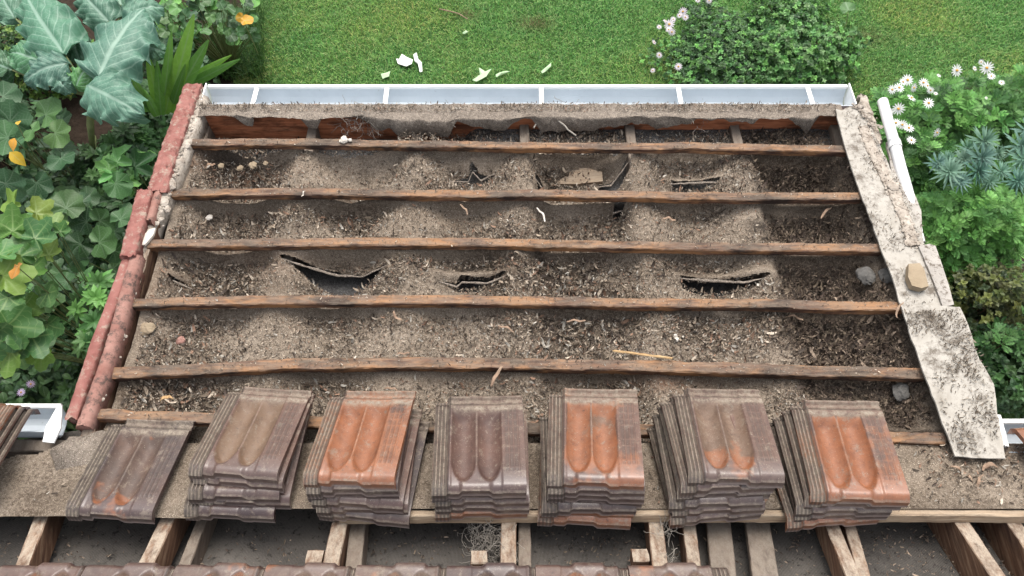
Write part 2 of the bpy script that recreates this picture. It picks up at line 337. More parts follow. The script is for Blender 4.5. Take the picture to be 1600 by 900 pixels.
# ------------------------------------------------------------------ lean-to: rafters, battens, sarking, fascia
UR = np.array([-1.60, -1.03, -.47, .09, .65, 1.21, 1.74]); VB = np.array([2.737, 2.401, 2.096, 1.79, 1.465, 1.21])
VEAVE = 3.0; VTOP = 1.10
lean = empty('lean_to', W([0, 2, -.3]) * np.array([1, 1, 0]))
tag(lean, 'stripped lean-to roof with rough brown battens over dusty torn sarking', 'roof')
UPN = W([0, 0, 1]) - W([0, 0, 0])
for k, u in enumerate(UR):
    v, f = beam(W([u, 2.95, -.092]), W([u, 1.0, -.092]), .05, .15, UPN, 40, .002, 20 + k)
    obj('rafter', v, f, M_RAFTG, lean, smooth=False)
bat_px = [((296, 222), (560, 223), (800, 226), (1060, 228), (1322, 232)),
          ((262, 299), (560, 300), (800, 302), (1060, 305), (1345, 307)),
          ((232, 381), (560, 378), (800, 379), (1060, 383), (1376, 387)),
          ((192, 473), (560, 466), (800, 468), (1060, 472), (1408, 478)),
          ((152, 583), (460, 567), (800, 568), (1060, 573), (1444, 583)),
          ((140, 646), (420, 655), (800, 668), (1100, 675), (1478, 684))]
def poly_beam(pts, w, h, up, segs, jit, seed, ends=.008):
    """a timber whose top centre line follows several points"""
    pts = np.array(pts, float); v, f = beam(pts[0], pts[-1], w, h, up, segs, jit, seed, .004, ends)
    ax = norm(pts[-1] - pts[0]); t = (v - pts[0]) @ ax; tp = (pts - pts[0]) @ ax
    dev = pts - pts[0] - tp[:, None] * ax
    for c in range(3): v[:, c] += np.interp(t, tp, dev[:, c])
    return v, f
for k, pp in enumerate(bat_px):
    pts = [W(PN(x, y, 0)) for x, y in pp]
    v, f = poly_beam(pts, .046 + .005 * (k == 4), .037, UPN, 320, .0036, 50 + k * 3)
    obj('batten', v, f, M_BAT, lean, smooth=False)
# sarking surface
dep = np.array([.085, .05, .035, .085, .04, .11])
STEEP = np.array([.6, 1.3, 1.5, .34, 1.2, .3])
def S(u, v):
    """height of the felt: pinned over rafters and battens, hanging in troughs that narrow towards the camera side of each field"""
    u = np.asarray(u, float); v = np.asarray(v, float); uw = u + .02 * fbm(u * 3, v * 5, 2, 3)
    b = np.clip(np.searchsorted(UR, uw) - 1, 0, 5); t = np.clip((uw - UR[b]) / (UR[b + 1] - UR[b]), 0, 1)
    vb = np.sort(np.r_[VB, 3.0, .95]); q = np.clip(np.searchsorted(vb, v) - 1, 0, len(vb) - 2); fr = np.clip((v - vb[q]) / (vb[q + 1] - vb[q]), 0, 1)
    bb = np.clip(4 * fr * (1 - fr), 0, 1) ** .5; wob = fbm(u * 2.2, v * 3.3, 3, 3) + .5 * (h2(b, q, 5) - .5)
    L2 = (UR[b + 1] - UR[b]) / 2; side = (t > .5) * 1; dist = np.minimum(t, 1 - t) * 2 * L2
    wide = np.array([.6, 1.0, 1.1, .2, .9, .2])[b] * (1 + .8 * wob) * (.8 + .9 * (h2(b + side, q, 13) - .5))
    wr = .012 + .15 * np.clip(wide, 0, 1.5) * (1 - fr) ** 1.3; wd = np.array([.13, .15, .16, .085, .16, .07])[b] * (1 + .4 * wob)
    sh = np.clip((dist - wr) / wd, 0, 1); sh = sh * sh * (3 - 2 * sh) * .75 + .25 * np.clip((dist - wr) / (L2 - wr + 1e-3), 0, 1)
    A = np.array([.115, .105, .09, .125, .082, .145])[b] * (1 + .35 * sst(v, 2.1, 2.6)) * (1 - .45 * (1 - sst(v, 1.5, 1.95)))
    s = -.042 - A * sh * (.22 + .80 * bb * (.55 + .55 * fr) + .25 * wob) - .016 * bb * (1 - sh)
    s = s - .020 * bb * np.abs(fbm(u * 4 + v * 3, v * 2.5, 23, 3)) + .014 * fbm(u * 11, v * 8, 29, 3) * bb * sh + .0035 * fbm(u * 34, v * 34, 17, 3)
    return np.minimum(s, -.040 + .012 * bb)
HOLES = [[(703, 266), (730, 262), (737, 247), (750, 260), (774, 262), (765, 268), (720, 271)],
         [(836, 270), (853, 280), (858, 292), (842, 291)],
         [(938, 266), (960, 262), (986, 244), (984, 262), (968, 279), (942, 288)],
         [(1050, 275), (1126, 277), (1112, 288), (1055, 286)],
         [(437, 402), (470, 407), (520, 412), (562, 418), (604, 411), (580, 437), (552, 457), (520, 451), (480, 432)],
         [(683, 435), (712, 434), (720, 426), (760, 430), (792, 425), (772, 437), (740, 442), (715, 441)],
         [(1063, 430), (1168, 434), (1201, 432), (1176, 446), (1120, 449), (1068, 446)],
         [(962, 314), (977, 313), (969, 328), (961, 327)], [(262, 431), (288, 436), (275, 441)],
         [(645, 683), (668, 683), (666, 700), (645, 700)]]
HP = [np.array([PN(x, y, -.07)[:2] for x, y in h]) for h in HOLES]
def gauss_blobs(u, v, lst):
    s = 0
    for px, py, rx, ry, a in lst:
        c = PN(px, py, -.06); s = s + a * np.exp(-((u - c[0]) * 300 / rx) ** 2 - ((v - c[1]) * 260 / ry) ** 2)
    return s
def litter_density(u, v):
    b = np.clip(np.searchsorted(UR, u) - 1, 0, 5); t = np.clip((u - UR[b]) / (UR[b + 1] - UR[b]), 0, 1); sh = 4 * t * (1 - t)
    vb = np.sort(np.r_[VB, 3.0, .95]); q = np.clip(np.searchsorted(vb, v) - 1, 0, len(vb) - 2); fr = (v - vb[q]) / (vb[q + 1] - vb[q])
    w = np.array([.85, .5, .38, 1.1, .5, 1.15])[b]
    d = w * sh ** .7 * (.45 + .5 * (1 - fr) + .25 * fr) + .9 * (fbm(u * 4, v * 5, 31, 4)) + .02
    d = d + gauss_blobs(u, v, [(1080, 505, 190, 24, .7), (430, 330, 120, 22, .4), (720, 405, 80, 14, .7), (250, 610, 110, 18, .6), (1280, 520, 120, 40, .5), (880, 420, 80, 40, .5), (600, 500, 160, 16, .3), (400, 520, 110, 30, -.5), (660, 350, 60, 30, -.5), (1000, 355, 40, 30, -.2), (1170, 350, 50, 24, -.5), (560, 260, 60, 30, -.3)])
    return np.clip(d, 0, 1.2)
nu, nv = 820, 440
uu, vv = np.meshgrid(np.linspace(UR[0] - .02, 1.80, nu), np.linspace(1.0, 2.80, nv), indexing='ij')
# pull the eave end out over the gutter only where the tongue of felt runs up to it
nn_ = S(uu, vv)
hole = np.zeros(uu.shape, bool); lip = np.zeros(uu.shape)
hu = uu + .006 * fbm(uu * 40, vv * 40, 5, 2); hv = vv + .006 * fbm(uu * 40, vv * 40, 6, 2)
for hp in HP:
    hole |= inside(hp, hu, hv); c = hp.mean(0); e = (hp.max(0) - hp.min(0)) / 2
    k = np.exp(-(((uu - c[0]) / (e[0] * 1.15)) ** 2) ** 2)
    lip += k * (.038 * np.exp(-((vv - (c[1] + e[1] * 1.1)) / .028) ** 2) - .03 * np.exp(-((vv - (c[1] - e[1] * 1.0)) / .035) ** 2))
nn_ = np.minimum(nn_ + lip, -.004)
onb = np.min(np.abs(vv[..., None] - VB), -1) < .035
nn_ = np.where(onb, np.minimum(nn_, -.0385), nn_)
edge = (vv > 2.745 + .03 * fbm(uu * 7, 0 * uu, 9, 3)) & ~((uu > -.56) & (uu < -.22))
dead = hole | edge
keep = ~(dead[:-1, :-1] | dead[1:, :-1] | dead[1:, 1:] | dead[:-1, 1:])
lit = np.clip(litter_density(uu, vv) - .25, 0, 1)
stn = np.clip(gauss_blobs(uu, vv, [(350, 245, 40, 20, .8), (330, 270, 20, 20, .6), (690, 363, 30, 8, .35), (1190, 353, 20, 8, .9), (450, 355, 30, 10, .3), (1010, 320, 30, 16, .35), (420, 430, 18, 12, .3), (840, 395, 10, 24, .5)])
              + .8 * sst(uu, 1.19, 1.26) * (.45 + .5 * fbm(uu * 4, vv * 4, 77)) * .75, 0, .8)
rst = np.clip(gauss_blobs(uu, vv, [(390, 262, 60, 12, 1), (250, 450, 40, 26, .25), (1040, 600, 60, 12, .8), (420, 410, 60, 30, .3), (300, 240, 20, 30, .5)]), 0, 1)
V = W(np.stack([uu, vv, nn_], -1)).reshape(-1, 3)
obj('sarking', V, grid_faces(nu, nv, keep), M_SARK, lean, dict(litter=lit.ravel(), stain=stn.ravel(), rust=rst.ravel()))
def lin(u, v): return -.23 + .02 * fbm(u * 5, v * 5, 41) + (.035 + .07 * sst(u, -.25, -.15)) * sst(v, 2.66, 2.78)
# lining under the sarking, seen through the tears and along the eave
uu, vv = np.meshgrid(np.linspace(UR[0] - .02, 1.80, 180), np.linspace(.9, 2.96, 120), indexing='ij')
ln = lin(uu, vv)
obj('ceiling_lining', W(np.stack([uu, vv, ln], -1)).reshape(-1, 3), grid_faces(180, 120), M_LINING, lean)
def S2(u, v):
    """top of whatever lies there: sarking, or the lining along the open eave"""
    s = S(u, v); openb = (v > 2.76) & ~((u > -.56) & (u < -.22))
    return np.where(openb, lin(u, v), s)
# fascia (inner face seen) and its top
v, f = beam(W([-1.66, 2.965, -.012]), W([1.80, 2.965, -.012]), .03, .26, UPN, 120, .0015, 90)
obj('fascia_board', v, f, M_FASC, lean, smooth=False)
# felt flap lying over the fascia and hanging ragged into the eave bay
fx = [312, 322, 345, 368, 384, 398, 405, 440, 470, 484, 498, 512, 540, 570, 596, 612, 625, 700, 715, 735, 760, 790, 812, 830, 845, 870, 900, 940, 965, 985, 1010, 1030, 1050, 1085, 1110, 1140, 1175, 1185, 1215, 1235, 1250, 1262, 1275, 1295, 1312]
fy = [172, 174, 176, 186, 202, 200, 178, 178, 182, 204, 204, 180, 184, 192, 206, 203, 216, 216, 190, 199, 207, 208, 190, 186, 206, 210, 208, 205, 198, 196, 199, 206, 203, 190, 188, 193, 198, 180, 181, 192, 204, 214, 182, 176, 174]
nf = 340; xs = np.linspace(312, 1312, nf); ey = np.interp(xs, fx, fy) - 3.0 + 5.0 * fbm(xs / 16, 0 * xs, 61, 4)
rows = 22; V = []
for x, e in zip(xs, ey):
    a = PN(x, 160, .0); u = a[0]; bl = .02 + .022 * (1 + fbm(u * 4, 0 * u, 66, 2))
    for r in range(rows):
        t = r / (rows - 1)
        if t < .3: p = np.array([u, 3.005 - (3.005 - 2.945) * t / .3, .004 + .006 * fbm(u * 9, t * 2, 62)])
        else:
            q = (t - .3) / .7; yy = 166 + (e - 166) * q; vv_ = 2.945 - (bl + .03 * max(0, (e - 190) / 25)) * math.sin(min(1, q * 1.3) * math.pi / 2) + .006 * fbm(u * 14, q * 3, 63)
            p = PV(x, yy, vv_); p[0] = u * (1) + (p[0] - u) * 0; p[2] = min(p[2], .006)
        V.append(p + np.array([0, .012 * fbm(u * 16, t * 4, 67) * (t > .3), .006 * fbm(u * 30, t * 8, 68)]))
V = W(np.array(V)); dead = np.zeros((nf, rows), bool)
obj('eave_felt', V, grid_faces(nf, rows), M_FLAP, lean)
re_ = np.random.default_rng(66); ne_ = 5200; ue_ = re_.uniform(-1.6, 1.72, ne_); ve_ = re_.uniform(2.945, 3.004, ne_)
EAVE_LITTER = np.c_[ue_, ve_, .008 + 0 * ue_][re_.random(ne_) < np.clip(.5 + fbm(ue_ * 6, ve_ * 9, 69), .1, 1)]
# end boards (outer rafters) with mortar, walls below
v, f = beam(W([-1.665, 2.98, -.01]), W([-1.665, 1.15, -.01]), .05, .2, UPN, 60, .004, 93); obj('end_board', v, f, M_RAFT, lean, smooth=False)
v, f = beam(W([1.85, 2.98, -.004]), W([1.85, 1.0, -.004]), .05, .2, UPN, 60, .003, 94); obj('end_board', v, f, M_RAFTG, lean, smooth=False)
def box(x0, x1, y0, y1, z0, z1):
    c = np.array([(x0, y0, z0), (x1, y0, z0), (x1, y1, z0), (x0, y1, z0), (x0, y0, z1), (x1, y0, z1), (x1, y1, z1), (x0, y1, z1)])
    return c, np.array([[3, 2, 1, 0], [4, 5, 6, 7], [0, 1, 5, 4], [1, 2, 6, 5], [2, 3, 7, 6], [3, 0, 4, 7]])
yE = W([0, 2.93, -.2]); 
for x0, x1, y0, y1 in ((-1.66, -1.56, .9, yE[1]), (1.74, 1.84, .9, yE[1]), (-1.56, 1.74, yE[1] - .1, yE[1] - .002)):
    v, f = box(x0, x1, y0, y1, 0, yE[2] - .03); obj('wall', v, f, M_WALL, lean, smooth=False)
for hi, (h, hp) in enumerate(zip(HOLES, HP)):
    n_ = len(h); i0 = int(np.argmin(hp[:, 0])); i1 = int(np.argmax(hp[:, 0])); a_ = [h[(i0 + k_) % n_] for k_ in range((i1 - i0) % n_ + 1)]; b_ = [h[(i0 - k_) % n_] for k_ in range((i0 - i1) % n_ + 1)]
    top_ = a_ if np.mean([q[1] for q in a_]) < np.mean([q[1] for q in b_]) else b_
    pts = [PN(x, y, 0) for x, y in top_]; pts = np.array([(q[0], q[1] + .004, min(-.012, float(S(q[0], q[1] + .012)) + .034)) for q in pts])
    d_ = np.r_[0, np.cumsum(np.linalg.norm(np.diff(pts, axis=0), axis=1))]; ss = np.linspace(0, d_[-1], 60); pc = np.stack([np.interp(ss, d_, pts[:, c]) for c in range(3)], -1); V_ = []
    for k_, (q, s_) in enumerate(zip(pc, ss)):
        w_ = math.sin(math.pi * (.04 + .92 * k_ / 59)) ** .6; r_ = .010 * w_ * (1 + .5 * fbm(s_ * 25, hi, 3)); 
        for th_ in np.linspace(1.9, -1.5, 9): V_.append((q[0], q[1] - r_ * .8 * math.cos(th_) + .010, q[2] + r_ * .5 * math.sin(th_) - .006))
    V_ = np.array(V_); V_[:, 1:] += .0025 * fbm(V_[:, 0] * 60, V_[:, 2] * 60, 8, 2)[:, None]
    obj('torn_lip', W(V_), grid_faces(60, 9), M_FLAP, lean)
# frayed fibres hanging in the eave bay and round the second main rafter
def fibres(name, pts, n, spread, ln_, parent=None, rad=.0009, seed=0, down=.6):
    r = np.random.default_rng(seed); parts = []
    for i in range(n):
        c = np.array(pts[r.integers(len(pts))]) + r.normal(0, 1, 3) * spread; d = norm(r.normal(0, 1, 3) + np.array([0, 0, -down])); p = [c]
        for q in range(7): d = norm(d + r.normal(0, .45, 3)); p.append(p[-1] + d * ln_ / 7 * r.uniform(.5, 1.3))
        parts.append(tube(W(np.array(p)), rad, 4, False))
    v, f = merge(parts); return tag(obj(name, v, f, M_WEB, parent), kind='stuff')
fibres('frayed_fibre', [PN(545, 190, -.03), PN(580, 195, -.05), PN(560, 175, 0.)], 90, .025, .1, lean, seed=4)
fibres('frayed_fibre', [PN(880, 175, .0), PN(700, 180, .0), PN(1090, 195, -.02)], 30, .03, .08, lean, seed=5)

# ------------------------------------------------------------------ gutter
def channel(u0, u1, v0, n0, wid, hgt, parent, name, mat, segs=60):
    prof = [(0, 0), (0.003, -hgt * .8), (.014, -hgt), (wid * .55, -hgt), (wid * .8, -hgt * .88), (wid * .93, -hgt * .55), (wid, -hgt * .12), (wid, 0.0)]
    pr = np.array(prof); inn = pr; out = pr + np.array([.003, -.003]); out[0] = (-.003, 0); out[-1] = (wid + .004, 0); out[1][0] = -.003; out = out.copy(); out[2] = (.011, -hgt - .004)
    loop = np.concatenate([inn, out[::-1]]); k = len(loop); us = np.linspace(u0, u1, segs + 1)
    V = np.array([[(u, v0 + a, n0 + b + .0015 * math.sin(u * 7)) for a, b in loop] for u in us]).reshape(-1, 3)
    i = np.arange((segs + 1) * k).reshape(segs + 1, k); j = np.roll(i, -1, 1)
    f = np.stack([i[:-1], j[:-1], j[1:], i[1:]], -1).reshape(-1, 4)
    return obj(name, W(V), [f, i[0:1], i[-1:][:, ::-1]], mat, parent, smooth=False)
gp = W([0, 3.07, -.1])
gut = empty('rain_gutter', gp); tag(gut, 'pale grey open gutter with white lip along the far eave above the lawn', 'gutter')
G0, G1 = PN(318, 158, 0)[0], PN(1332, 158, 0)[0]
channel(G0, G1, 3.012, -.012, .125, .085, gut, 'trough', M_GUT)
v, f = beam(W([G0, 3.146, .004]), W([G1, 3.146, .004]), .02, .02, UPN, 60, .0006, 3, .003, 0); obj('lip', v, f, M_WHT, gut, smooth=False)
for x in (398, 603, 846, 1062, 1266):
    u = PN(x, 148, 0)[0]; v, f = beam(W([u, 3.012, -.001]), W([u, 3.14, -.003]), .024, .003, UPN, 8, .0003, int(x), .001, 0); obj('bracket', v, f, M_WHT, gut, smooth=False)
for u, s in ((G0 - .006, 1), (G1 + .006, -1)):
    v, f = plate([(u, 3.0, .01), (u, 3.155, .012), (u, 3.155, -.05), (u, 3.12, -.1), (u, 3.01, -.1)], (s, 0, 0), .006); obj('end_cap', v, f, M_WHT, gut, smooth=False)
r = np.random.default_rng(11); parts = []
for i in range(520):
    u = r.choice([r.uniform(G0, G0 + .25), r.uniform(G0, G1)], p=[.4, .6]); a = r.choice([r.uniform(.004, .02), r.uniform(.02, .1)]); c = W([u, 3.012 + a, -.09]); parts.append(blob(c, r.uniform(.002, .006), i, .5, 5))
v, f = merge(parts); tag(obj('debris', v, f, M_MORT, gut), kind='stuff')

# ------------------------------------------------------------------ red barge on the left edge
def strip(name, pts, prof, mat, parent, seed, jit=.004, segs=120):
    """sweep a (offset right, height) profile along roof-frame points"""
    pts = np.array(pts, float); d = np.r_[0, np.cumsum(np.linalg.norm(np.diff(pts, axis=0), axis=1))]; s = np.linspace(0, d[-1], segs + 1)
    P_ = np.stack([np.interp(s, d, pts[:, c]) for c in range(3)], -1); pr = np.array(prof); k = len(pr)
    V = P_[:, None, :] + np.stack([pr[:, 0], 0 * pr[:, 0], pr[:, 1]], -1)[None]
    SS, J = np.meshgrid(s, np.arange(k), indexing='ij')
    V[..., 0] += jit * .5 * fbm(SS * 6, J * .8, seed) + jit * .5 * fbm(SS * 45, J * .9, seed + 4, 3); V[..., 2] += jit * .45 * fbm(SS * 9, J * .9 + 5, seed + 2) + jit * .5 * fbm(SS * 50, J * .9 + 3, seed + 5, 3)
    V[0, :, 1] += .02 * fbm(np.arange(k) * .8, 0, seed + 6); V[-1, :, 1] += .02 * fbm(np.arange(k) * .8, 4, seed + 7)
    i = np.arange((segs + 1) * k).reshape(segs + 1, k); j = np.roll(i, -1, 1)
    f = np.stack([i[:-1], j[:-1], j[1:], i[1:]], -1).reshape(-1, 4)
    return obj(name, W(V.reshape(-1, 3)), [f, i[0:1], i[-1:][:, ::-1]], mat, parent)
def arc(w, h, base=-.06, k=9):
    a = np.linspace(np.pi, 0, k); return [(-w / 2, base)] + [(w / 2 * math.cos(t), h * math.sin(t) ** .7) for t in a] + [(w / 2, base)]
bp = W([-1.75, 2.2, -.2]); barge = empty('barge_capping', bp); tag(barge, 'weathered red barge capping with crumbling mortar down the left roof edge', 'barge capping')
strip('outer_roll', [PN(228, 300, .02), PN(208, 385, .02), PN(150, 540, .02), PN(112, 655, .02)], arc(.05, .014), M_RED, barge, 5, .006, 240)
strip('inner_ridge', [PN(212, 400, .03), PN(186, 500, .03), PN(160, 585, .03), PN(128, 668, .03)], [(-.03, -.07), (-.03, -.01), (-.018, .012), (.012, .012), (.026, -.005), (.026, -.07)], M_PINK, barge, 6, .007, 240)
strip('cap_piece', [PN(302, 133, .03), PN(279, 195, .03), PN(256, 262, .03), PN(245, 300, .03)], arc(.088, .012, k=15), M_RED, barge, 7, .016, 220)
strip('cap_piece', [PN(226, 298, .045), PN(214, 345, .045), PN(200, 402, .045)], arc(.072, .012, k=13), M_RED, barge, 8, .011, 160)
strip('inner_ridge', [PN(262, 262, .01), PN(243, 325, .01), PN(235, 350, .01)], arc(.04, .03), M_PINK, barge, 9, .006)
def rubble(name, pts, n, size, spread, mat, parent, seed, zf=.5):
    r = np.random.default_rng(seed); pts = np.array(pts); parts = []
    d = np.r_[0, np.cumsum(np.linalg.norm(np.diff(pts, axis=0), axis=1))]
    for i in range(n):
        s = r.uniform(0, d[-1]); c = np.array([np.interp(s, d, pts[:, q]) for q in range(3)]) + r.normal(0, 1, 3) * np.array([spread, spread, .004])
        parts.append(blob(W(c), size * r.lognormal(0, .5), seed + i, zf, 6))
    v, f = merge(parts); return tag(obj(name, v, f, mat, parent, smooth=False), kind='stuff')
rubble('mortar', [PN(312, 140, .01), PN(285, 215, .01), PN(262, 290, .01), PN(238, 350, .0)], 420, .008, .016, M_MORT, barge, 100)
strip('mortar_bed', [PN(318, 150, .0), PN(296, 210, .0), PN(270, 280, .0), PN(248, 330, 0), PN(205, 420, -.01), PN(180, 520, -.01), PN(138, 660, -.01)], [(-.04, -.09), (-.035, .002), (0, .01), (.025, 0), (.03, -.09)], M_MORT, barge, 12, .012)
rubble('mortar', [PN(205, 430, .0), PN(175, 560, .0), PN(140, 650, .0)], 260, .005, .014, M_MORT, barge, 900)

# ------------------------------------------------------------------ cement sheets and mortar on the right edge, pipe
def pn(l, n): return [PN(x, y, n) for x, y in l]
sA = empty('cement_sheet', W([1.95, 2.3, 0])); tag(sA, 'long white stained cement sheet on the upper right roof edge under the tan brick piece', 'cement sheet')
v, f = plate(pn([(1306, 170), (1315, 172), (1330, 165), (1345, 172), (1362, 200), (1385, 248), (1408, 300), (1436, 345), (1448, 395), (1478, 470), (1482, 492), (1412, 492), (1396, 440), (1366, 358), (1338, 285), (1318, 222)], .022), (0, 0, 1), .008, .006, .03, 3); obj('sheet', v, f, M_CEM, sA, smooth=False)
strip('mortar_ridge', [PN(1350, 200, .024), PN(1362, 235, .024), PN(1378, 265, .024), PN(1396, 300, .024), PN(1416, 345, .024), PN(1428, 385, .024)], arc(.055, .007, -.004), M_MORT, sA, 15, .010, 260)
rubble('mortar', [PN(1350, 200, .026), PN(1378, 265, .026), PN(1400, 310, .026), PN(1428, 385, .026)], 420, .0048, .017, M_MORT, sA, 1300, .3)
strip('mortar_ridge', [PN(1346, 150, -.01), PN(1358, 178, -.01), PN(1372, 222, -.01)], arc(.04, .012, -.05), M_MORT, sA, 16, .012)
sB = empty('cement_sheet', W([2.05, 1.5, 0])); tag(sB, 'lower white cement sheet thick with dirt, overlapping the first, at the right edge', 'cement sheet')
v, f = plate(pn([(1410, 484), (1440, 476), (1500, 480), (1512, 505), (1530, 560), (1552, 600), (1562, 660), (1572, 717), (1492, 713), (1470, 650), (1452, 605), (1425, 530)], .036), (0, 0, 1), .008, .007, .03, 8); obj('sheet', v, f, M_CEM, sB, smooth=False)
sC = tag(obj('cement_sheet', *[(a) for a in plate(pn([(1436, 385), (1452, 381), (1462, 384), (1476, 425), (1491, 476), (1474, 480), (1455, 430)], .034), (0, 0, 1), .01, .003, .03, 5)], M_CEMG, smooth=False), 'narrow grey cement offcut beside the tan brick piece on the outer edge', 'cement sheet')
sD = tag(obj('cement_sheet', *[(a) for a in plate(pn([(1385, 222), (1396, 226), (1412, 262), (1440, 330), (1442, 378), (1425, 345), (1400, 300)], .014), (0, 0, 1), .012, .006, .03, 6)], M_CEMG, smooth=False), 'thin grey broken cement strip below the white pipe on the outer edge', 'cement sheet')
rubble('mortar', [PN(1335, 165, .03), PN(1350, 175, .03), PN(1368, 200, .03)], 90, .005, .012, M_MORT, sA, 300)
def crumbs(name, poly, n, h, parent, seed, cols, smin=.003, smax=.009, dens=None):
    r = np.random.default_rng(seed); P_ = np.array([PN(x, y, h)[:2] for x, y in poly]); lo, hi = P_.min(0), P_.max(0)
    q = r.uniform(lo, hi, (n * 4, 2)); q = q[inside(P_, q[:, 0], q[:, 1])]
    if dens is not None: q = q[r.random(len(q)) < dens(q[:, 0], q[:, 1])]
    q = q[:n]; c = np.c_[q, np.full(len(q), h)]
    return chips(name, c, r.uniform(smin, smax, len(c)), r, cols, parent)
# chip / curl templates
def strip_tpl(seg, bend, w):
    s = np.linspace(0, 1, seg + 1); a = bend * s; x = np.where(bend == 0, s, np.sin(a) / max(bend, 1e-3)); z = (1 - np.cos(a)) / max(bend, 1e-3)
    ww = w * np.sin(np.pi * (.15 + .8 * s)) ** .6
    V = np.concatenate([np.c_[x, -ww, z], np.c_[x, ww, z]]); n = seg + 1
    return V, np.array([[i, i + 1, n + i + 1, n + i] for i in range(seg)])
def euler_mats(r, n, tilt=.5):
    yaw = r.uniform(0, 2 * np.pi, n); nz = norm(np.c_[r.normal(0, tilt, n), r.normal(0, tilt, n), np.ones(n)]); x = np.c_[np.cos(yaw), np.sin(yaw), 0 * yaw]
    x = norm(x - nz * (x * nz).sum(1)[:, None]); y = np.cross(nz, x); return np.stack([x, y, nz], -1)
def inst(tpl, mats, pos, scale, tint=None, lt=None):
    V, Fc = tpl[0], tpl[1]; n = len(pos); scale = np.broadcast_to(np.asarray(scale, float).reshape(-1, 1) if np.ndim(scale) < 2 else scale, (n, 1 if np.ndim(scale) < 2 else 3))
    P_ = np.einsum('nij,nkj->nki', mats, V[None] * scale[:, None, :]) + pos[:, None, :]
    fs = []
    for f in (Fc if isinstance(Fc, list) else [Fc]): fs.append((f[None] + (np.arange(n) * len(V))[:, None, None]).reshape(-1, f.shape[1]))
    at = {}
    if tint is not None: at['tint'] = np.repeat(tint, len(V), 0)
    if len(tpl) > 2: at['lt'] = np.tile(tpl[2], (n, 1))
    return P_.reshape(-1, 3), fs, at
def cat_inst(lst):
    V, fs = merge([(a, b) for a, b, _ in lst]); at = {k: np.concatenate([c[k] for _, _, c in lst]) for k in lst[0][2]}; return V, fs, at
RF = np.stack([W([1, 0, 0]) - W([0, 0, 0]), W([0, 1, 0]) - W([0, 0, 0]), UPN], -1)
def chips(name, c, size, r, cols, parent, curly=.5, tilt=.45, sark=False):
    n = len(c); cols = np.array(cols); tint = cols[r.integers(len(cols), size=n)] * r.uniform(.65, 1.3, (n, 1)); m = RF @ euler_mats(r, n, tilt); kind = r.random(n); out = []
    for lo, hi, tp in ((0, .45, strip_tpl(1, .01, .32)), (.45, .7, strip_tpl(3, 1.2, .14)), (.7, .9, strip_tpl(4, 2.2, .11)), (.9, 1.01, strip_tpl(6, 3.6, .07))):
        k = (kind >= lo) & (kind < hi)
        if k.any():
            cc = c[k].copy(); cc[:, 2] += .002 + .25 * size[k] * r.random(k.sum())
            out.append(inst(tp, m[k], W(cc), size[k] * (1 if hi < .6 else 2.1), tint[k]))
    V, fs, at = cat_inst(out); return obj(name, V, fs, M_CHIP, parent, at, smooth=False)
LC = [(.075, .055, .04), (.12, .09, .065), (.05, .038, .03), (.30, .245, .185), (.26, .21, .16), (.15, .12, .09), (.07, .055, .043), (.31, .25, .19), (.46, .39, .31), (.20, .16, .12), (.26, .16, .11), (.09, .07, .058), (.40, .37, .32)]
DC = [(.07, .05, .04), (.11, .08, .06), (.05, .04, .032), (.18, .14, .1), (.26, .2, .15)]
WC = [(.10, .08, .06), (.15, .12, .09), (.24, .2, .155), (.12, .1, .08), (.3, .26, .21)]
# leaf litter on the lean-to
r = np.random.default_rng(21); n0 = 420000; u = r.uniform(UR[0] + .02, 1.72, n0); v = r.uniform(1.12, 2.93, n0)
D = litter_density(u, v); k = r.random(n0) < np.clip(D * .5 + .15, 0, .75)
for hp in HP: k &= ~inside(hp, u, v)
k &= ~((np.min(np.abs(v[:, None] - VB), -1) < .026))
u, v = u[k], v[k]; dd_ = D[k]; c = np.c_[u, v, S2(u, v) + .001]
half = r.random(len(c)) < .84
size = np.where(half, r.uniform(.0035, .0085, len(c)), r.uniform(.008, .021, len(c)) * (.7 + .5 * dd_))
dark = u > 1.24 + .07 * fbm(v * 9, u * 4, 44) - .05 * r.random(len(u))
o = chips('leaf_litter', c[~dark], size[~dark], r, LC, None); tag(o, 'dry leaf and bark litter lying on the grey-brown sarking between the battens', 'leaf litter', kind='stuff')
rg_ = np.random.default_rng(91); n1 = 90000; u1 = rg_.uniform(UR[0] + .02, 1.72, n1); v1 = rg_.uniform(1.12, 2.74, n1); k1 = rg_.random(n1) < np.clip(.45 + .7 * fbm(u1 * 5, v1 * 5, 92), .1, 1)
for hp in HP: k1 &= ~inside(hp, u1, v1)
k1 &= ~((np.min(np.abs(v1[:, None] - VB), -1) < .026)); u1, v1 = u1[k1], v1[k1]
o = chips('fine_litter', np.c_[u1, v1, S2(u1, v1) + .0005], rg_.uniform(.002, .0045, len(u1)), rg_, [(.42, .37, .30), (.30, .25, .2), (.09, .07, .055), (.045, .036, .03), (.36, .3, .24)], None, tilt=.3); tag(o, 'fine pale and dark grit dusting the whole sagging felt', 'grit', kind='stuff')
o = chips('leaf_litter', c[dark], size[dark], r, DC + LC[:3], None); tag(o, 'darker leaf litter filling the last bay beside the white sheets', 'leaf litter', kind='stuff')
n0 = 2600; x = r.uniform(155, 1470, n0); b = r.integers(0, 6, n0); pts = []
for i in range(n0):
    pp = bat_px[b[i]]; xx = pp[0][0] + (pp[-1][0] - pp[0][0]) * r.random(); yy = np.interp(xx, [p[0] for p in pp], [p[1] for p in pp]); q = PN(xx, yy, .001); q[1] += r.uniform(-.018, .018); pts.append(q)
o = chips('fine_litter', np.array(pts), r.uniform(.003, .008, n0), r, LC, None, tilt=.2); tag(o, 'sparse crumbs of bark and grit scattered on top of the brown battens', 'leaf litter', kind='stuff')
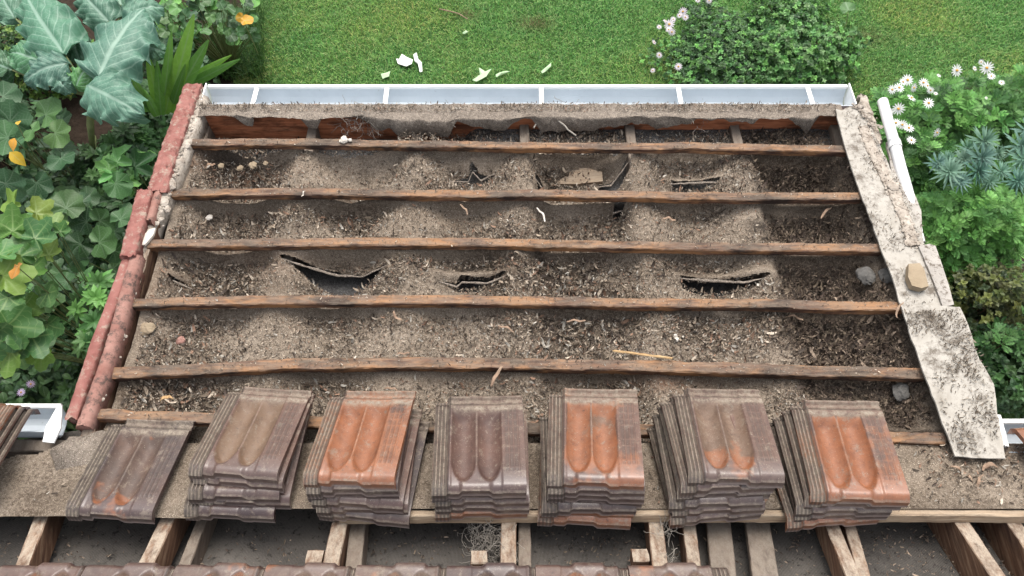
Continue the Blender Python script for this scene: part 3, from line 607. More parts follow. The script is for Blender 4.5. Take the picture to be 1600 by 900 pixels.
shp = [(1315, 175), (1345, 175), (1385, 250), (1436, 345), (1478, 470), (1415, 485), (1366, 358), (1338, 285)]
crumbs('dirt_crumbs', shp, 1000, .024, sA, 31, WC, dens=lambda a, b: np.clip(.35 + 1.6 * fbm(a * 9, b * 9, 55), 0, 1))
crumbs('dirt_crumbs', [(1414, 488), (1500, 484), (1550, 600), (1566, 710), (1494, 708), (1425, 530)], 1900, .038, sB, 32, WC, .003, .010, dens=lambda a, b: np.clip(.5 + 1.4 * fbm(a * 9, b * 9, 56) + 1.2 * np.exp(-((b - 1.72) / .09) ** 2), 0, 1))
tag(sB, None); 
o = chips('fine_litter', EAVE_LITTER, np.random.default_rng(4).uniform(.003, .010, len(EAVE_LITTER)), np.random.default_rng(5), LC, None, tilt=.3); tag(o, 'grit and bark crumbs on the felt strip beside the far gutter', 'grit', kind='stuff')
# pipe
pi_ = empty('pipe', W(PN(1395, 230, -.05))); tag(pi_, 'white plastic pipe with one collar running down beside the right roof edge', 'pipe')
pa = [PN(1379, 158, .03), PN(1388, 192, .03), PN(1398, 226, .03), PN(1407, 262, .02), PN(1419, 304, .0), PN(1436, 380, -.05)]
v, f = tube(W(np.array(pa)), .0265, 20, False); obj('tube', v, f, M_PVC, pi_)
v, f = tube(W(np.array(pa[:2]) + (np.array(pa[0]) - pa[1]) * .02), .0225, 20); obj('tube_lining', v, f, M_CEMG, pi_)
dpp = norm(np.array(pa[3]) - pa[2]); v, f = tube(W(np.array([pa[2] - dpp * .02, pa[2] + dpp * .02])), .031, 20); obj('collar', v, f, M_PVC, pi_)

# ------------------------------------------------------------------ main roof: ledge, rafters, underlay
MT = R(21.6); MV, MN = .84, .003       # main roof plane passes here and rises towards the camera
def PM(px, py, off=0.0):
    """pixel -> main roof plane shifted along its normal by off"""
    nrm = np.array([0, math.sin(MT), math.cos(MT)]); p0 = np.array([0, MV, MN]) + nrm * off; r_ = ray(px, py); o_ = np.array([0, 0, HCAM]); return o_ + r_ * (np.dot(p0 - o_, nrm) / np.dot(r_, nrm))
NM = np.array([0, math.sin(MT), math.cos(MT)]); NMW = W(NM) - W([0, 0, 0])
main = empty('main_roof', W([0, .3, -.3])); tag(main, 'opened lower slope of the main roof, rafters and grey underlay under a plank', 'roof')
def quad_rafter(name, a, b, c, d, off, depth, mat, ext=1.6):
    """top face: a,b far left/right, c,d near left/right in pixels"""
    A, B, C_, D_ = (PM(*q, off) for q in (a, b, c, d)); C2 = A + (C_ - A) * ext; D2 = B + (D_ - B) * ext; A2 = A + (A - C_) * 1.2; B2 = B + (B - D_) * 1.2
    p0, p1 = (A2 + B2) / 2, (C2 + D2) / 2; w = (np.linalg.norm(A - B) + np.linalg.norm(C_ - D_)) / 2
    v_, f_ = beam(W(p0), W(p1), w, depth, NMW, 30, .0015, int(a[0]), .003, .004); return obj(name, v_, f_, mat, main, smooth=False)
for a, b, c, d, off, dp, m in [((50, 817), (70, 817), (22, 885), (45, 885), 0, .12, M_RAFT), ((249, 817), (270, 817), (212, 885), (240, 885), 0, .12, M_RAFT), ((306, 817), (322, 817), (277, 885), (298, 885), -.07, .12, M_RAFTG),
    ((519, 817), (543, 817), (503, 885), (530, 885), 0, .1, M_RAFT), ((547, 817), (572, 817), (540, 885), (565, 885), -.05, .1, M_RAFTG), ((783, 817), (808, 817), (782, 885), (806, 885), 0, .1, M_RAFT), ((810, 817), (829, 817), (809, 885), (829, 885), -.05, .1, M_RAFTG),
    ((1012, 817), (1037, 817), (1020, 885), (1043, 885), 0, .1, M_RAFT), ((1066, 817), (1088, 817), (1075, 885), (1095, 885), -.02, .1, M_RAFT), ((1104, 817), (1142, 817), (1110, 885), (1149, 885), -.07, .03, M_RAFTG), ((1165, 817), (1203, 817), (1174, 885), (1214, 885), -.07, .03, M_RAFTG),
    ((1288, 817), (1311, 817), (1316, 885), (1338, 885), 0, .1, M_RAFT), ((1318, 817), (1337, 817), (1337, 885), (1356, 885), -.02, .1, M_RAFT), ((1492, 817), (1516, 817), (1538, 885), (1562, 885), 0, .15, M_RAFT), ((1572, 817), (1596, 817), (1620, 885), (1645, 885), 0, .15, M_RAFT)]:
    quad_rafter('rafter', a, b, c, d, off, dp, m)
for px, py in ((492, 868), (749, 870), (1001, 868)):
    a, b = PM(px - 13, py, -.01), PM(px + 12, py, -.01); v, f = beam(W(a), W(b), .055, .06, NMW, 6, .002, px, .004, .003); obj('noggin', v, f, M_RAFT, main, smooth=False)
uu, vv = np.meshgrid(np.linspace(-2.6, 2.6, 160), np.linspace(.0, .95, 60), indexing='ij')
un = MN + (MV - vv) * math.tan(MT) - .15 - .02 * np.abs(np.sin((uu - .09) * np.pi / .56)) + .012 * fbm(uu * 6, vv * 6, 71)
obj('underlay', W(np.stack([uu, vv, un], -1)).reshape(-1, 3), grid_faces(160, 60), M_FELT, main)
# ledge plank: dusty sheet sloping to a sawn front edge
LV0, LN0, LV1, LN1 = 1.14, -.022, .858, .052
nx = 330; ny = 34; uu, tt = np.meshgrid(np.linspace(-2.35, 2.6, nx), np.linspace(0, 1, ny), indexing='ij')
vv = LV0 + (LV1 - LV0) * tt - .03 * sst(-uu, .85, 1.15) * tt ** 3 * (1 + .3 * fbm(uu * 5, 0 * uu, 4)); nn2 = LN0 + (LN1 - LN0) * tt - .006 * sst(-uu, .85, 1.15) * tt ** 8 + .006 * fbm(uu * 5, vv * 5, 81) * (1 - tt ** 4)
dead = (uu < -1.72 + .06 * fbm(vv * 5, uu * 2, 19)) & (vv > .98 + .25 * (uu + 2.35) + .05 * fbm(uu * 6, vv * 6, 18)); keep = ~(dead[:-1, :-1] | dead[1:, 1:])
zz = np.zeros(uu.size)
def ledge_n(v): return LN0 + (LN1 - LN0) * (LV0 - v) / (LV0 - LV1)
obj('ledge_board', W(np.stack([uu, vv, nn2], -1)).reshape(-1, 3), grid_faces(nx, ny, keep), M_SARK, main, dict(litter=np.clip(.35 + 1.2 * fbm(uu * 4, vv * 6, 82), 0, 1).ravel() * .8, stain=zz, rust=zz))
v, f = poly_beam([W([-.62, .846, .040]), W([-.2, .847, .044]), W([.6, .848, .047]), W([2.6, .846, .05])], .03, .045, NMW, 200, .0025, 88); obj('edge_batten', v, f, M_PALE, main, smooth=False)
lv, lf = plate([(-1.72, 1.16, -.005), (-1.6, 1.19, .0), (-1.52, 1.1, .0), (-1.48, 1.02, .0), (-1.56, .96, .002), (-1.66, .97, .006), (-1.75, 1.04, .01), (-1.78, 1.1, .0)], (0, 0, 1), .006, .02, .02, 9); obj('torn_felt', lv, lf, M_FLAP, main)
r = np.random.default_rng(33); n0 = 14000; u = r.uniform(-2.2, 2.4, n0); v = r.uniform(.865, 1.13, n0); k = r.random(n0) < np.clip(.18 + .9 * fbm(u * 3, v * 5, 83) + .9 * sst(u, 1.5, 1.8) * sst(v, .9, 1.0), 0, 1); k &= ~((u < -1.75) & (v > .95)); k &= np.abs(u + 1.42) > .21; k &= np.abs(u + 1.0) > .2
o = chips('leaf_litter', np.c_[u, v, ledge_n(v) + .003][k], (r.uniform(.05, 1, n0) ** 2.2 * .013 + .003)[k], r, LC, None); tag(o, 'bark scraps and grit on the ledge round the tile stacks', 'leaf litter', kind='stuff')
n0 = 9000; u = r.uniform(-2.4, 2.4, n0); v = r.uniform(.3, .84, n0); k = r.random(n0) < np.clip(.35 + .6 * fbm(u * 3, v * 4, 84) + 1.0 * sst(u, 1.25, 1.5), 0, 1)
c = np.c_[u, v, MN + (MV - v) * math.tan(MT) - .145][k]; o = chips('leaf_litter', c, r.uniform(.004, .012, len(c)), r, DC, None); tag(o, 'dark crumbs and dead leaves lying on the grey underlay between main rafters', 'leaf litter', kind='stuff')
# side eaves of the main roof with their gutters
lg = empty('rain_gutter', W([-2.3, 1.25, -.1])); tag(lg, 'short piece of white gutter ending at the left edge beside the red barge', 'gutter')
a = PN(-60, 634, 0); b = PN(92, 634, 0); channel(a[0] - .3, b[0], 1.19, -.02, .10, .07, lg, 'trough', M_GUT, 10)
v, f = beam(W([a[0] - .3, 1.296, -.008]), W([b[0], 1.296, -.008]), .018, .018, UPN, 10, .0004, 2, .003, 0); obj('lip', v, f, M_WHT, lg, smooth=False)
v, f = plate([PN(92, 630, .0), PN(97, 634, .0), PN(95, 668, -.01), PN(84, 692, .0), PN(66, 690, .0), PN(72, 664, .0), PN(82, 648, .0)], (0, 0, 1), .008, .004, .02, 1); obj('flashing', v, f, M_WHT, lg, smooth=False)
rg = empty('rain_gutter', W([2.3, 1.2, -.1])); tag(rg, 'short piece of white gutter at the right picture edge beyond the sheets', 'gutter')
a = PN(1558, 650, 0); channel(a[0], a[0] + .8, 1.10, -.01, .12, .07, rg, 'trough', M_GUT, 10)
v, f = beam(W([a[0], 1.226, .0]), W([a[0] + .8, 1.226, .0]), .018, .018, UPN, 10, .0004, 2, .003, 0); obj('lip', v, f, M_WHT, rg, smooth=False)
v, f = beam(W(PN(1560, 648, .006)), W(PN(1573, 697, .006)), .022, .05, UPN, 10, .001, 2, .003, 0); obj('end_cap', v, f, M_WHT, rg, smooth=False)
v, f = beam(W(PN(1545, 708, -.03)), W(PN(1700, 712, -.03)), .05, .05, UPN, 20, .003, 44); obj('batten', v, f, M_BAT, main, smooth=False)
v, f = beam(W([-2.6, 1.15, -.06]), W([-1.72, 1.15, -.06]), .05, .12, UPN, 20, .003, 45); obj('fascia_board', v, f, M_RAFTG, main, smooth=False)
v, f = beam(W([-2.1, 1.08, -.08]), W([-2.35, .82, -.02]), .06, .12, UPN, 20, .003, 46); obj('rafter', v, f, M_RAFTG, main, smooth=False)
v, f = beam(W([-2.6, .93, -.13]), W([-1.6, 1.12, -.13]), .3, .02, UPN, 20, .003, 47); obj('lining', v, f, M_FELT, main, smooth=False)
v, f = box(-6, 6, .55, .75, 0, 2.1); obj('wall', v, f, M_WALL, main, smooth=False)

# ------------------------------------------------------------------ roof tiles
TW, TL = .335, .425
def tile_mesh(name):
    xs = np.unique(np.concatenate([np.linspace(0, .058, 30), np.linspace(.058, .25, 54), np.linspace(.25, TW, 36)])); ys = np.unique(np.concatenate([np.linspace(0, .03, 9), np.linspace(.03, .08, 14), np.linspace(.08, .36, 60), np.linspace(.36, TL, 22)]))
    X, Y = np.meshgrid(xs, ys, indexing='ij'); Z = np.full(X.shape, .031)
    fl = 1 - sst(X, .050, .056); rib = (.5 + .5 * np.cos(X / .0135 * 2 * np.pi)) ** 1.5
    Z += fl * (-.010 + .0075 * rib * sst(Y, .012, .03) * (1 - sst(Y, .385, .395)))
    Z += .004 * np.exp(-((X - .062) / .005) ** 2)
    pan = 0; pcol = 0
    for cx in (.112, .204):
        hw = .0465; q = np.clip(1 - ((X - cx) / hw) ** 2, 0, 1)
        e0 = .040 + .105 * (1 - np.sqrt(np.clip(1 - ((X - cx) / hw) ** 2, 0, 1))); pc_ = sst(q, 0, .25) * sst(Y, e0 - .003, e0 + .003) * (1 - sst(Y, .335, .362)); pcol = np.maximum(pcol, pc_); pan = np.maximum(pan, q * sst(Y, e0 - .010, e0 + .030) * (1 - sst(Y, .300, .370)))
    Z -= .031 * pan
    Z += .004 * sst(X, .245, .255)
    grp = (np.abs(((X - .262) / .017) % 1 - .5) > .36) & (X > .262) & (X < .318); grp2 = (np.abs((Y / .03) % 1 - .5) > .44) & (X > .262) & (X < .318)
    Z += .0022 * (grp | grp2) * (Y > .075) * (Y < .35)
    hd = sst(Y, .372, .378); Z += hd * -.012 + .012 * np.exp(-((Y - .412) / .007) ** 2) + .006 * np.exp(-((Y - .388) / .004) ** 2)
    cut = (X < .045) & (Y > .40)
    nose = np.exp(-Y / .03); hump = sst(X, .095, .110) * (1 - sst(X, .200, .220))
    Z += nose * (.019 * hump - .007) - .018 * np.clip(1 - Y / .028, 0, 1) ** 2
    ZB = np.minimum(Z - .009, .031 - .013 - .022 * pan + nose * (.012 * hump - .008) - .018 * np.clip(1 - Y / .028, 0, 1) ** 2)
    ZB = np.where(Y < .02, Z - .010 - .021, ZB)
    nx_, ny_ = X.shape; T = np.stack([X - TW / 2, Y, Z], -1).reshape(-1, 3); B = np.stack([X - TW / 2, Y, ZB], -1).reshape(-1, 3); k = len(T)
    keep = ~cut[:-1, :-1]; ft = grid_faces(nx_, ny_, keep); fb = grid_faces(nx_, ny_, keep)[:, ::-1] + k
    # border walls with their own vertices
    i = np.arange(k).reshape(nx_, ny_); loops = [i[:, 0], i[-1, :], i[::-1, -1], i[::-1 + 0, 0] if False else i[0, ::-1]]
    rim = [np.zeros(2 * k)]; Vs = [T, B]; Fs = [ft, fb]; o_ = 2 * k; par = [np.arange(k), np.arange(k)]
    ci = int(np.sum(xs < .045)); cj = int(np.sum(ys <= .40)) - 1
    loops = [i[:, 0], i[-1, :], i[ci:, -1][::-1], i[ci, cj:][::-1], i[:ci + 1, cj][::-1], i[0, :cj + 1][::-1]]
    for lp in loops:
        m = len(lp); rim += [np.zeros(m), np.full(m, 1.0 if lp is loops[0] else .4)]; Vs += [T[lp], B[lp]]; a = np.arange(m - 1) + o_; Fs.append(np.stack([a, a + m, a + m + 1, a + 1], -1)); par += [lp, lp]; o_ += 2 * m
    gri = np.clip(fl * (1 - rib) * .8 + np.exp(-((X - .0565) / .0022) ** 2) + .8 * np.exp(-((Y - .381) / .002) ** 2) + .38 * ((X > .262) & (X < .318) & (Y > .075) & (Y < .35) & ~(grp | grp2)) , 0, 1).ravel(); par = np.concatenate(par); dust = np.clip(fl * .95 + hd * .75 + 1.0 * np.exp(-((Y - .358) / .014) ** 2) + .5 * np.exp(-((X - .158) / .003) ** 2) * (Y > .10) * (Y < .34) + .12 * (X > .25) * (Y > .05) + .55 * (Y < .004), 0, 1).ravel(); pa_ = np.clip(np.asarray(pcol), 0, 1).ravel()  # dust mask also carries paler lines along the mid ridge and nose edge
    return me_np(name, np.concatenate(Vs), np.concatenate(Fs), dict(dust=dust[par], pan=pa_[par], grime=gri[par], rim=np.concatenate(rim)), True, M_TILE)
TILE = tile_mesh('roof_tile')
def place_tile(origin, yaw, tilt, label, group, color, roll=0.0, rev=False):
    """origin: roof-frame point of the middle of the nose's base; tilt: how much steeper than the lean-to"""
    o = bpy.data.objects.new('roof_tile', TILE); COL.objects.link(o)
    m = Matrix.Identity(4); B = RF
    for a in range(3):
        for b in range(3): m[a][b] = B[a, b]
    m = m @ Matrix.Rotation(-tilt, 4, 'X') @ Matrix.Rotation(yaw + (math.pi if rev else 0), 4, 'Z') @ Matrix.Rotation(roll, 4, 'Y')
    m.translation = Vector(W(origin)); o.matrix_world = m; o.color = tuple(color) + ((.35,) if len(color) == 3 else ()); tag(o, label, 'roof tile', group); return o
ORD = ['top', 'second', 'third', 'fourth', 'fifth', 'sixth', 'seventh', 'eighth']
# top tile of each pile: u, v, n, yaw, tilt, roll; then the number of tiles, its colour, how to tell the pile, where its lowest tile lies
stacks = [
 ((-.984, .930, .172, -6.5, 18, -1), 4, (.15, .25, .12, 1.0), 'the stack whose top tile has two muddy olive-brown pans', (-.965, .850, .088)),
 ((-.557, .893, .208, -5.5, 16.5, -5), 6, (1.5, .1, .1, .5), 'the stack whose top tile is bright orange in both pans', (-.520, .815, .060)),
 ((-.098, .868, .180, 1.5, 13.5, 1.5), 5, (.05, .55, .05, .0), 'the stack with an all dark maroon top tile', (-.090, .822, .060)),
 ((.307, .878, .236, -3.5, 14.5, -2), 7, (.78, .1, .12, .6), 'the stack with a dusty pink top tile orange at its near right corner', (.290, .806, .060)),
 ((.805, .897, .216, -1.2, 16.5, 1), 6, (.45, .35, .2, .7), 'the fanned stack whose top tile bears a pale lichen spot', (.745, .815, .060)),
 ((1.238, .840, .178, -3.5, 11, -2.5), 5, (.92, .15, .08, .6), 'the rightmost tile stack, top tile glowing orange in its lower half', (1.185, .795, .060))]
r = np.random.default_rng(5)
for si, (top, cnt, colr, phrase, base) in enumerate(stacks):
    for k in range(cnt):
        q = k / (cnt - 1); p = np.array(top[:3]) * (1 - q) + np.array(base) * q
        if si == 4: p[0] = top[0] * (1 - q ** .6) + base[0] * q ** .6
        y_, t_, r_l = top[3] * (1 - .4 * q), top[4] * (1 - q) + 9 * q, top[5] * (1 - q)
        if k: p[0] += r.uniform(-.014, .014); p[1] += r.uniform(-.008, .010); y_ += r.uniform(-3.2, 3.2); r_l += r.uniform(-.8, .8)
        if k and si == 4: y_ += 4 * q ** .5 + 1; p[2] -= .004
        if k and si == 5: y_ += 2.5 * q * 2
        col_ = colr if k == 0 else tuple(np.clip(np.array((r.choice([.05, .2, .4, .9], p=[.4, .25, .2, .15]), r.choice([.3, .7, 1.]), r.uniform(.0, .2))), 0, 1))
        lab = 'top tile of ' + phrase if k == 0 else ORD[k] + ' tile down in ' + phrase
        if k == cnt - 1: lab = 'bottom tile of ' + phrase
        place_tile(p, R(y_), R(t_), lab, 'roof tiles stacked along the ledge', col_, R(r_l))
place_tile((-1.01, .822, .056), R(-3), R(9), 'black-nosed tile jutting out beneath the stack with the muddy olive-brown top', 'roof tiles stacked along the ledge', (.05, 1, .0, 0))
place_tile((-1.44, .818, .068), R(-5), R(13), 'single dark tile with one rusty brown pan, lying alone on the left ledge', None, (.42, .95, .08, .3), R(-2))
# the course still laid at the bottom edge: noses point down the slope, away from the camera
row = [-122, 17, 150, 289, 428, 567, 706, 843, 986]
rc = [(.3, .5, .3), (.3, .3, .2), (.15, .8, .2), (.4, .3, .3), (.35, .3, .3), (.35, .35, .4), (.3, .3, .3), (.05, 1, .1), (.5, .2, .4), (.5, .3, .4)]
names = ['brown tile at the left end of the laid course at the bottom edge', 'maroon laid tile with an orange-brown roll, left part of the bottom course', 'dark plum laid tile in the bottom course below the second main rafter', 'reddish laid tile in the bottom course below the second grey bay',
 'mottled pink-brown laid tile in the bottom course, left of the first noggin', 'dusty laid tile in the bottom course between the first two noggins', 'blue-black laid tile in the bottom course under the frayed fibres', 'plain pinkish laid tile right of the blue-black one in the bottom course', 'last laid tile of the bottom course, below the third noggin']
for i, x in enumerate(row):
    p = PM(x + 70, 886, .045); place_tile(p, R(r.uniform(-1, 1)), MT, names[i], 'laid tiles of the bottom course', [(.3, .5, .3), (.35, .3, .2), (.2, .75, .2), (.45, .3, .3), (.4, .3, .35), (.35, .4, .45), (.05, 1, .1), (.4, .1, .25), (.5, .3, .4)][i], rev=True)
# left-edge pile, laid the same way round
for i, (px, py, n, c_, lb) in enumerate([(52, 640, .03, (.1, .3, .9), 'lowest grey weathered tile of the pile cut by the left picture edge'), (38, 636, .06, (.2, .3, .8), 'middle tile of the pile cut by the left picture edge'), (24, 634, .09, (.8, .3, .3), 'uppermost tile, orange-edged, of the pile at the left picture edge')]):
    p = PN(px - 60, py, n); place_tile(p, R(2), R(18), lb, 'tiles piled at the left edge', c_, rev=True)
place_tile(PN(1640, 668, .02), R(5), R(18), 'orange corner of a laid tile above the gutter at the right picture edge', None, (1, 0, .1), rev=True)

# ------------------------------------------------------------------ loose things on the roof
def rock(name, px, py, n, size, mat, label, cat, seed, flat=.5, stretch=(1, 1, 1)):
    v_, f_ = blob(W(PN(px, py, n)), np.array(stretch) * size, seed, flat, 12, .5); return tag(obj(name, v_, f_, mat, smooth=False), label, cat)
def sn(px, py):
    q = PN(px, py, -.06); s_ = float(S(q[0], q[1])); q = PN(px, py, s_); return float(S(q[0], q[1]))
rock('mortar_lump', 231, 514, sn(231, 514) + .012, .03, M_TAN, 'yellowish mortar lump in the dark corner right of the red barge', 'mortar lump', 3)
rock('mortar_lump', 327, 340, sn(327, 340) + .01, .016, M_BONE, 'small pale lump on litter between the second and third battens, far left', 'mortar lump', 4)
rock('stone', 1408, 612, sn(1400, 612) + .03, .036, M_STONE, 'rough grey stone beside the lower white sheet', 'stone', 5)
rock('stone', 1352, 432, sn(1352, 432) + .02, .045, M_STONE, 'dark grey stone under the upper white sheet near the fourth batten', 'stone', 6)
rock('stone', 1390, 432, -.06, .045, M_STONE, 'dark grey stone half hidden against the edge of the white sheet', 'stone', 7)
rock('mortar_lump', 282, 532, sn(282, 532) + .01, .02, M_PINK, 'reddish brick crumb beside the yellowish lump in the left corner', 'brick crumb', 8)
for i, (x, y, s_) in enumerate([(395, 258, .02), (375, 262, .016), (345, 259, .015), (415, 255, .013)]):
    rock('mortar_lump', x, y, sn(x, y) + .008, s_, M_TAN, ['largest', 'second', 'third', 'smallest'][i] + ' sandy lump of the row in the rusty top left bay', 'mortar lump', 40 + i)
v, f = plate(pn([(1420, 412), (1437, 411), (1444, 420), (1451, 447), (1440, 450), (1425, 446), (1419, 432)], .062), (0, 0, 1), .03, .002, .02, 4); tag(obj('brick_piece', v, f, M_TAN, smooth=False), 'flat tan half-round brick piece lying on the white cement sheet', 'brick piece')
q = sn(905, 275); v, f = plate([PN(866, 287, q), PN(884, 275, q + .01), PN(896, 264, q + .02), PN(940, 257, q + .03), PN(942, 283, q + .02), PN(905, 287, q + .008)], (0, 0, 1), .02, .003, .02, 4); tag(obj('timber_offcut', v, f, M_PALE, smooth=False), 'pale sawn timber offcut poking from the torn sarking below the first batten', 'timber offcut')
v, f = beam(W(PN(960, 549, .012)), W(PN(1050, 560, .012)), .009, .006, UPN, 20, .003, 12, .002, .01); tag(obj('wood_splinter', v, f, M_BARE, smooth=False), 'long fresh yellow wood splinter lying on the fifth batten', 'splinter')
v, f = plate(pn([(218, 374), (233, 358), (243, 356), (240, 366), (226, 382), (217, 383)], .018), (0, 0, 1), .012, .004, .01, 7); tag(obj('paint_flake', v, f, M_BONE, smooth=False), 'white paint flake at the left end of the third batten', 'flake')
v, f = merge([blob(W(PN(537, 218, .012)), .02, 8, .6, 10, .8), blob(W(PN(546, 219, .012)), .011, 9, .7, 8, .8)]); tag(obj('white_lump', v, f, M_BONE, smooth=False), 'small whitish jagged lump sitting on the first batten', 'lump')
th = np.linspace(0, 1, 26); cp = np.array([PN(834 + 66 * t, 200 - 17 * math.sin(math.pi * min(1, t * 1.25) ** .8) + 12 * max(0, t - .75) * 4, -.045 + .03 * math.sin(t * 3)) for t in th])
v, f = tube(W(cp), .0045, 8); tag(obj('cable_loop', v, f, M_WEB), 'thin grey cable arching out of the felt beyond the first batten', 'cable')
def curl(px, py, ang, ln_, w, n, mat, label, bend=.6, seed=0):
    ln_ *= .75; w *= .8; c = PN(px, py, n); d = np.array([math.cos(ang), math.sin(ang), 0]); sdv = np.array([-d[1], d[0], 0]); ts = np.linspace(0, 1, 12); V_ = []
    for t in ts:
        p = c + d * (t - .5) * ln_ + sdv * bend * ln_ * .35 * math.sin(t * 3.1) + np.array([0, 0, .012 * math.sin(t * 5 + seed) ** 2 + .005]); ww = w * (math.sin(math.pi * (.08 + .86 * t)) ** .5) / 2
        V_ += [p - sdv * ww + [0, 0, ww * .6], p, p + sdv * ww + [0, 0, ww * .6]]
    V_ = np.array(V_); bt = V_ - [0, 0, .0012]; f1 = grid_faces(12, 3); k_ = 36; i = np.arange(36).reshape(12, 3)
    rim = np.r_[i[:, 0], i[-1, 1:], i[:-1, 2][::-1], i[0, 1:2]]; rj = np.roll(rim, -1)
    f_ = np.concatenate([f1[:, ::-1], f1 + k_, np.stack([rim, rj, rj + k_, rim + k_], -1)])
    return tag(obj('bark_strip', W(np.concatenate([V_, bt])), f_, mat), label, 'bark strip')
for i, a in enumerate([(776, 590, 1.1, .13, .018, .0, M_BARK, 'upright tan bark strip between the dark maroon stack and the fifth batten', .1),
    (612, 612, -.2, .08, .01, -.03, M_BARK, 'thin pale bark strip left of the dark maroon tile stack', .5),
    (845, 338, -1.15, .12, .012, -.05, M_BONE, 'pale curved bark strip in the middle bay between second and third battens', .3),
    (330, 262, .3, .07, .02, -.08, M_BARK, 'short brown bark curl in the rusty top left bay', .5), (622, 495, 2.2, .09, .014, -.04, M_BARK, 'reddish bark strip below the fourth batten, left of centre', .5),
    (790, 516, -.4, .10, .012, -.04, M_BARK, 'tan bark strip below the fourth batten in the middle', .3), (900, 504, .0, .11, .012, -.04, M_BARK, 'long straight tan bark strip below the fourth batten, right of centre', .1),
    (1055, 530, -1.3, .05, .02, -.05, M_BONE, 'short pale broad bark scrap above the fifth batten', .2), (1290, 335, .8, .14, .014, -.07, M_BARK, 'long dark bark strip in the last bay between second and third battens', .2),
    (1240, 500, -.3, .1, .012, -.06, M_BARK, 'tan bark strip crossing the last bay below the fourth batten', .5), (262, 627, .2, .07, .018, -.05, M_BARE, 'orange curled leaf-like bark scrap above the left end of the sixth batten', .8),
    (725, 330, -1.0, .09, .012, -.03, M_BARK, 'pale forked bark strip on the grey mound below the second batten', .3), (1045, 345, -.3, .08, .016, -.03, M_BARK, 'reddish flat bark strip right of the middle bay below the second batten', .2),
    (1500, 742, -.8, .12, .014, .012, M_BARK, 'long bark curl on the plank right of the rightmost stack', .4), (1545, 735, .2, .1, .02, .012, M_BARK, 'reddish shredded bark on the plank near the right picture edge', .7), (1530, 755, 1.0, .09, .014, .02, M_BARK, 'tan bark strip on the plank below the reddish shredded bark', .4),
    (630, 555, .1, .08, .01, .005, M_BARK, 'thin bark sliver on the fifth batten left of centre', .1), (475, 305, 1.4, .06, .008, .01, M_BONE, 'thin white bark sliver stuck up at the second batten', .1), (1405, 487, 1.0, .12, .012, .03, M_BARK, 'twisted bark strip where the fourth batten meets the white sheets', .4)]):
    curl(*a[:8], bend=a[8], seed=i)
# frayed roots round the second main rafter
o = fibres('frayed_fibre', [PM(752, 830, -.05), PM(765, 845, -.06), PM(775, 860, -.05)], 150, .022, .12, None, .0008, 9, .2); tag(o, 'tangle of grey frayed fibres left of the centre main rafter', 'fibre tangle', kind='stuff')
o = fibres('frayed_fibre', [PM(1040, 830, -.0), PM(1045, 870, -.01)], 50, .012, .08, None, .0008, 10, .2); tag(o, 'small grey frayed fibres clinging to the rafter under the pink-topped stack', 'fibre tangle', kind='stuff')

# ------------------------------------------------------------------ plants
def tpl_leaf(w=.35, rows=5, bend=.35, fold=.25, pw=.8, tipw=1.0):
    s = np.linspace(0, 1, rows + 1); ww = w * np.sin(np.pi * np.clip(s ** pw, .02, .985)) ** tipw; V_ = []; lt = []
    for a, b in zip(s, ww):
        for t in (-1, -.5, 0, .5, 1): V_.append((t * b, a, fold * abs(t) * b - bend * a * a)); lt.append((a, t, 0))
    return np.array(V_), grid_faces(rows + 1, 5)[:, ::-1], np.array(lt)
def tpl_join(tps): 
    V_, f_ = merge([(a, b) for a, b, _ in tps]); return V_, f_, np.concatenate([c for _, _, c in tps])
def xf(tp, yaw, pitch, sc_=1.0, off=(0, 0, 0)):
    m = np.array(Matrix.Rotation(yaw, 3, 'Z') @ Matrix.Rotation(pitch, 3, 'X')); return (tp[0] * sc_) @ m.T + np.array(off), tp[1], tp[2]
def rosette(k, leaf, p0, p1, seed=0, lift=.25, layers=1):
    r_ = np.random.default_rng(seed); o_ = []
    for l in range(layers):
        for i in range(k): o_.append(xf(leaf, 2 * np.pi * (i + .5 * l + r_.uniform(-.2, .2)) / k, r_.uniform(p0, p1) + .5 * l, r_.uniform(.75, 1.1) * (1 - .25 * l), (0, 0, lift * l)))
    return tpl_join(o_)
def tpl_lobed(lobes=5, depth=.35, serr=.06, seed=0, cup=.15, rip=.08, el=.22):
    """palmate leaf, petiole at the origin, tip along +y"""
    n = 60; th = np.linspace(-np.pi * .93, np.pi * .93, n); ax = np.linspace(-2.15, 2.15, lobes); d = np.abs(th[:, None] - ax[None]).min(1); sp = (ax[1] - ax[0]) / 2
    r0 = (.48 + el * np.cos(th / 1.0)) * (1 - depth * (d / sp) ** 1.6) + serr * ((np.arange(n) % 3) == 0) * .6; r0 *= np.where(np.abs(th) > 2.6, .75, 1)
    V_ = [(0, .0, 0)]; lt = [(0, 0, 0)]
    rs = (.35, .7, 1.0)
    for q in rs:
        for i in range(n):
            x, y = q * r0[i] * math.sin(th[i]), q * r0[i] * math.cos(th[i]); tt_ = min(1, d[i] / sp)
            V_.append((x, y + .05, cup * q * q * .5 - .5 * rip * (1 - tt_) * q + rip * math.sin(th[i] * 5 + seed) * q * q - .18 * max(0, y) ** 2)); lt.append((q, tt_ * q + .0, 0))
    f3 = np.array([(0, 1 + i, 2 + i) for i in range(n - 1)])[:, ::-1]; f4 = []
    for k in range(2):
        a = 1 + k * n
        for i in range(n - 1): f4.append((a + i, a + i + 1, a + n + i + 1, a + n + i))
    return np.array(V_), [f3, np.array(f4)], np.array(lt)
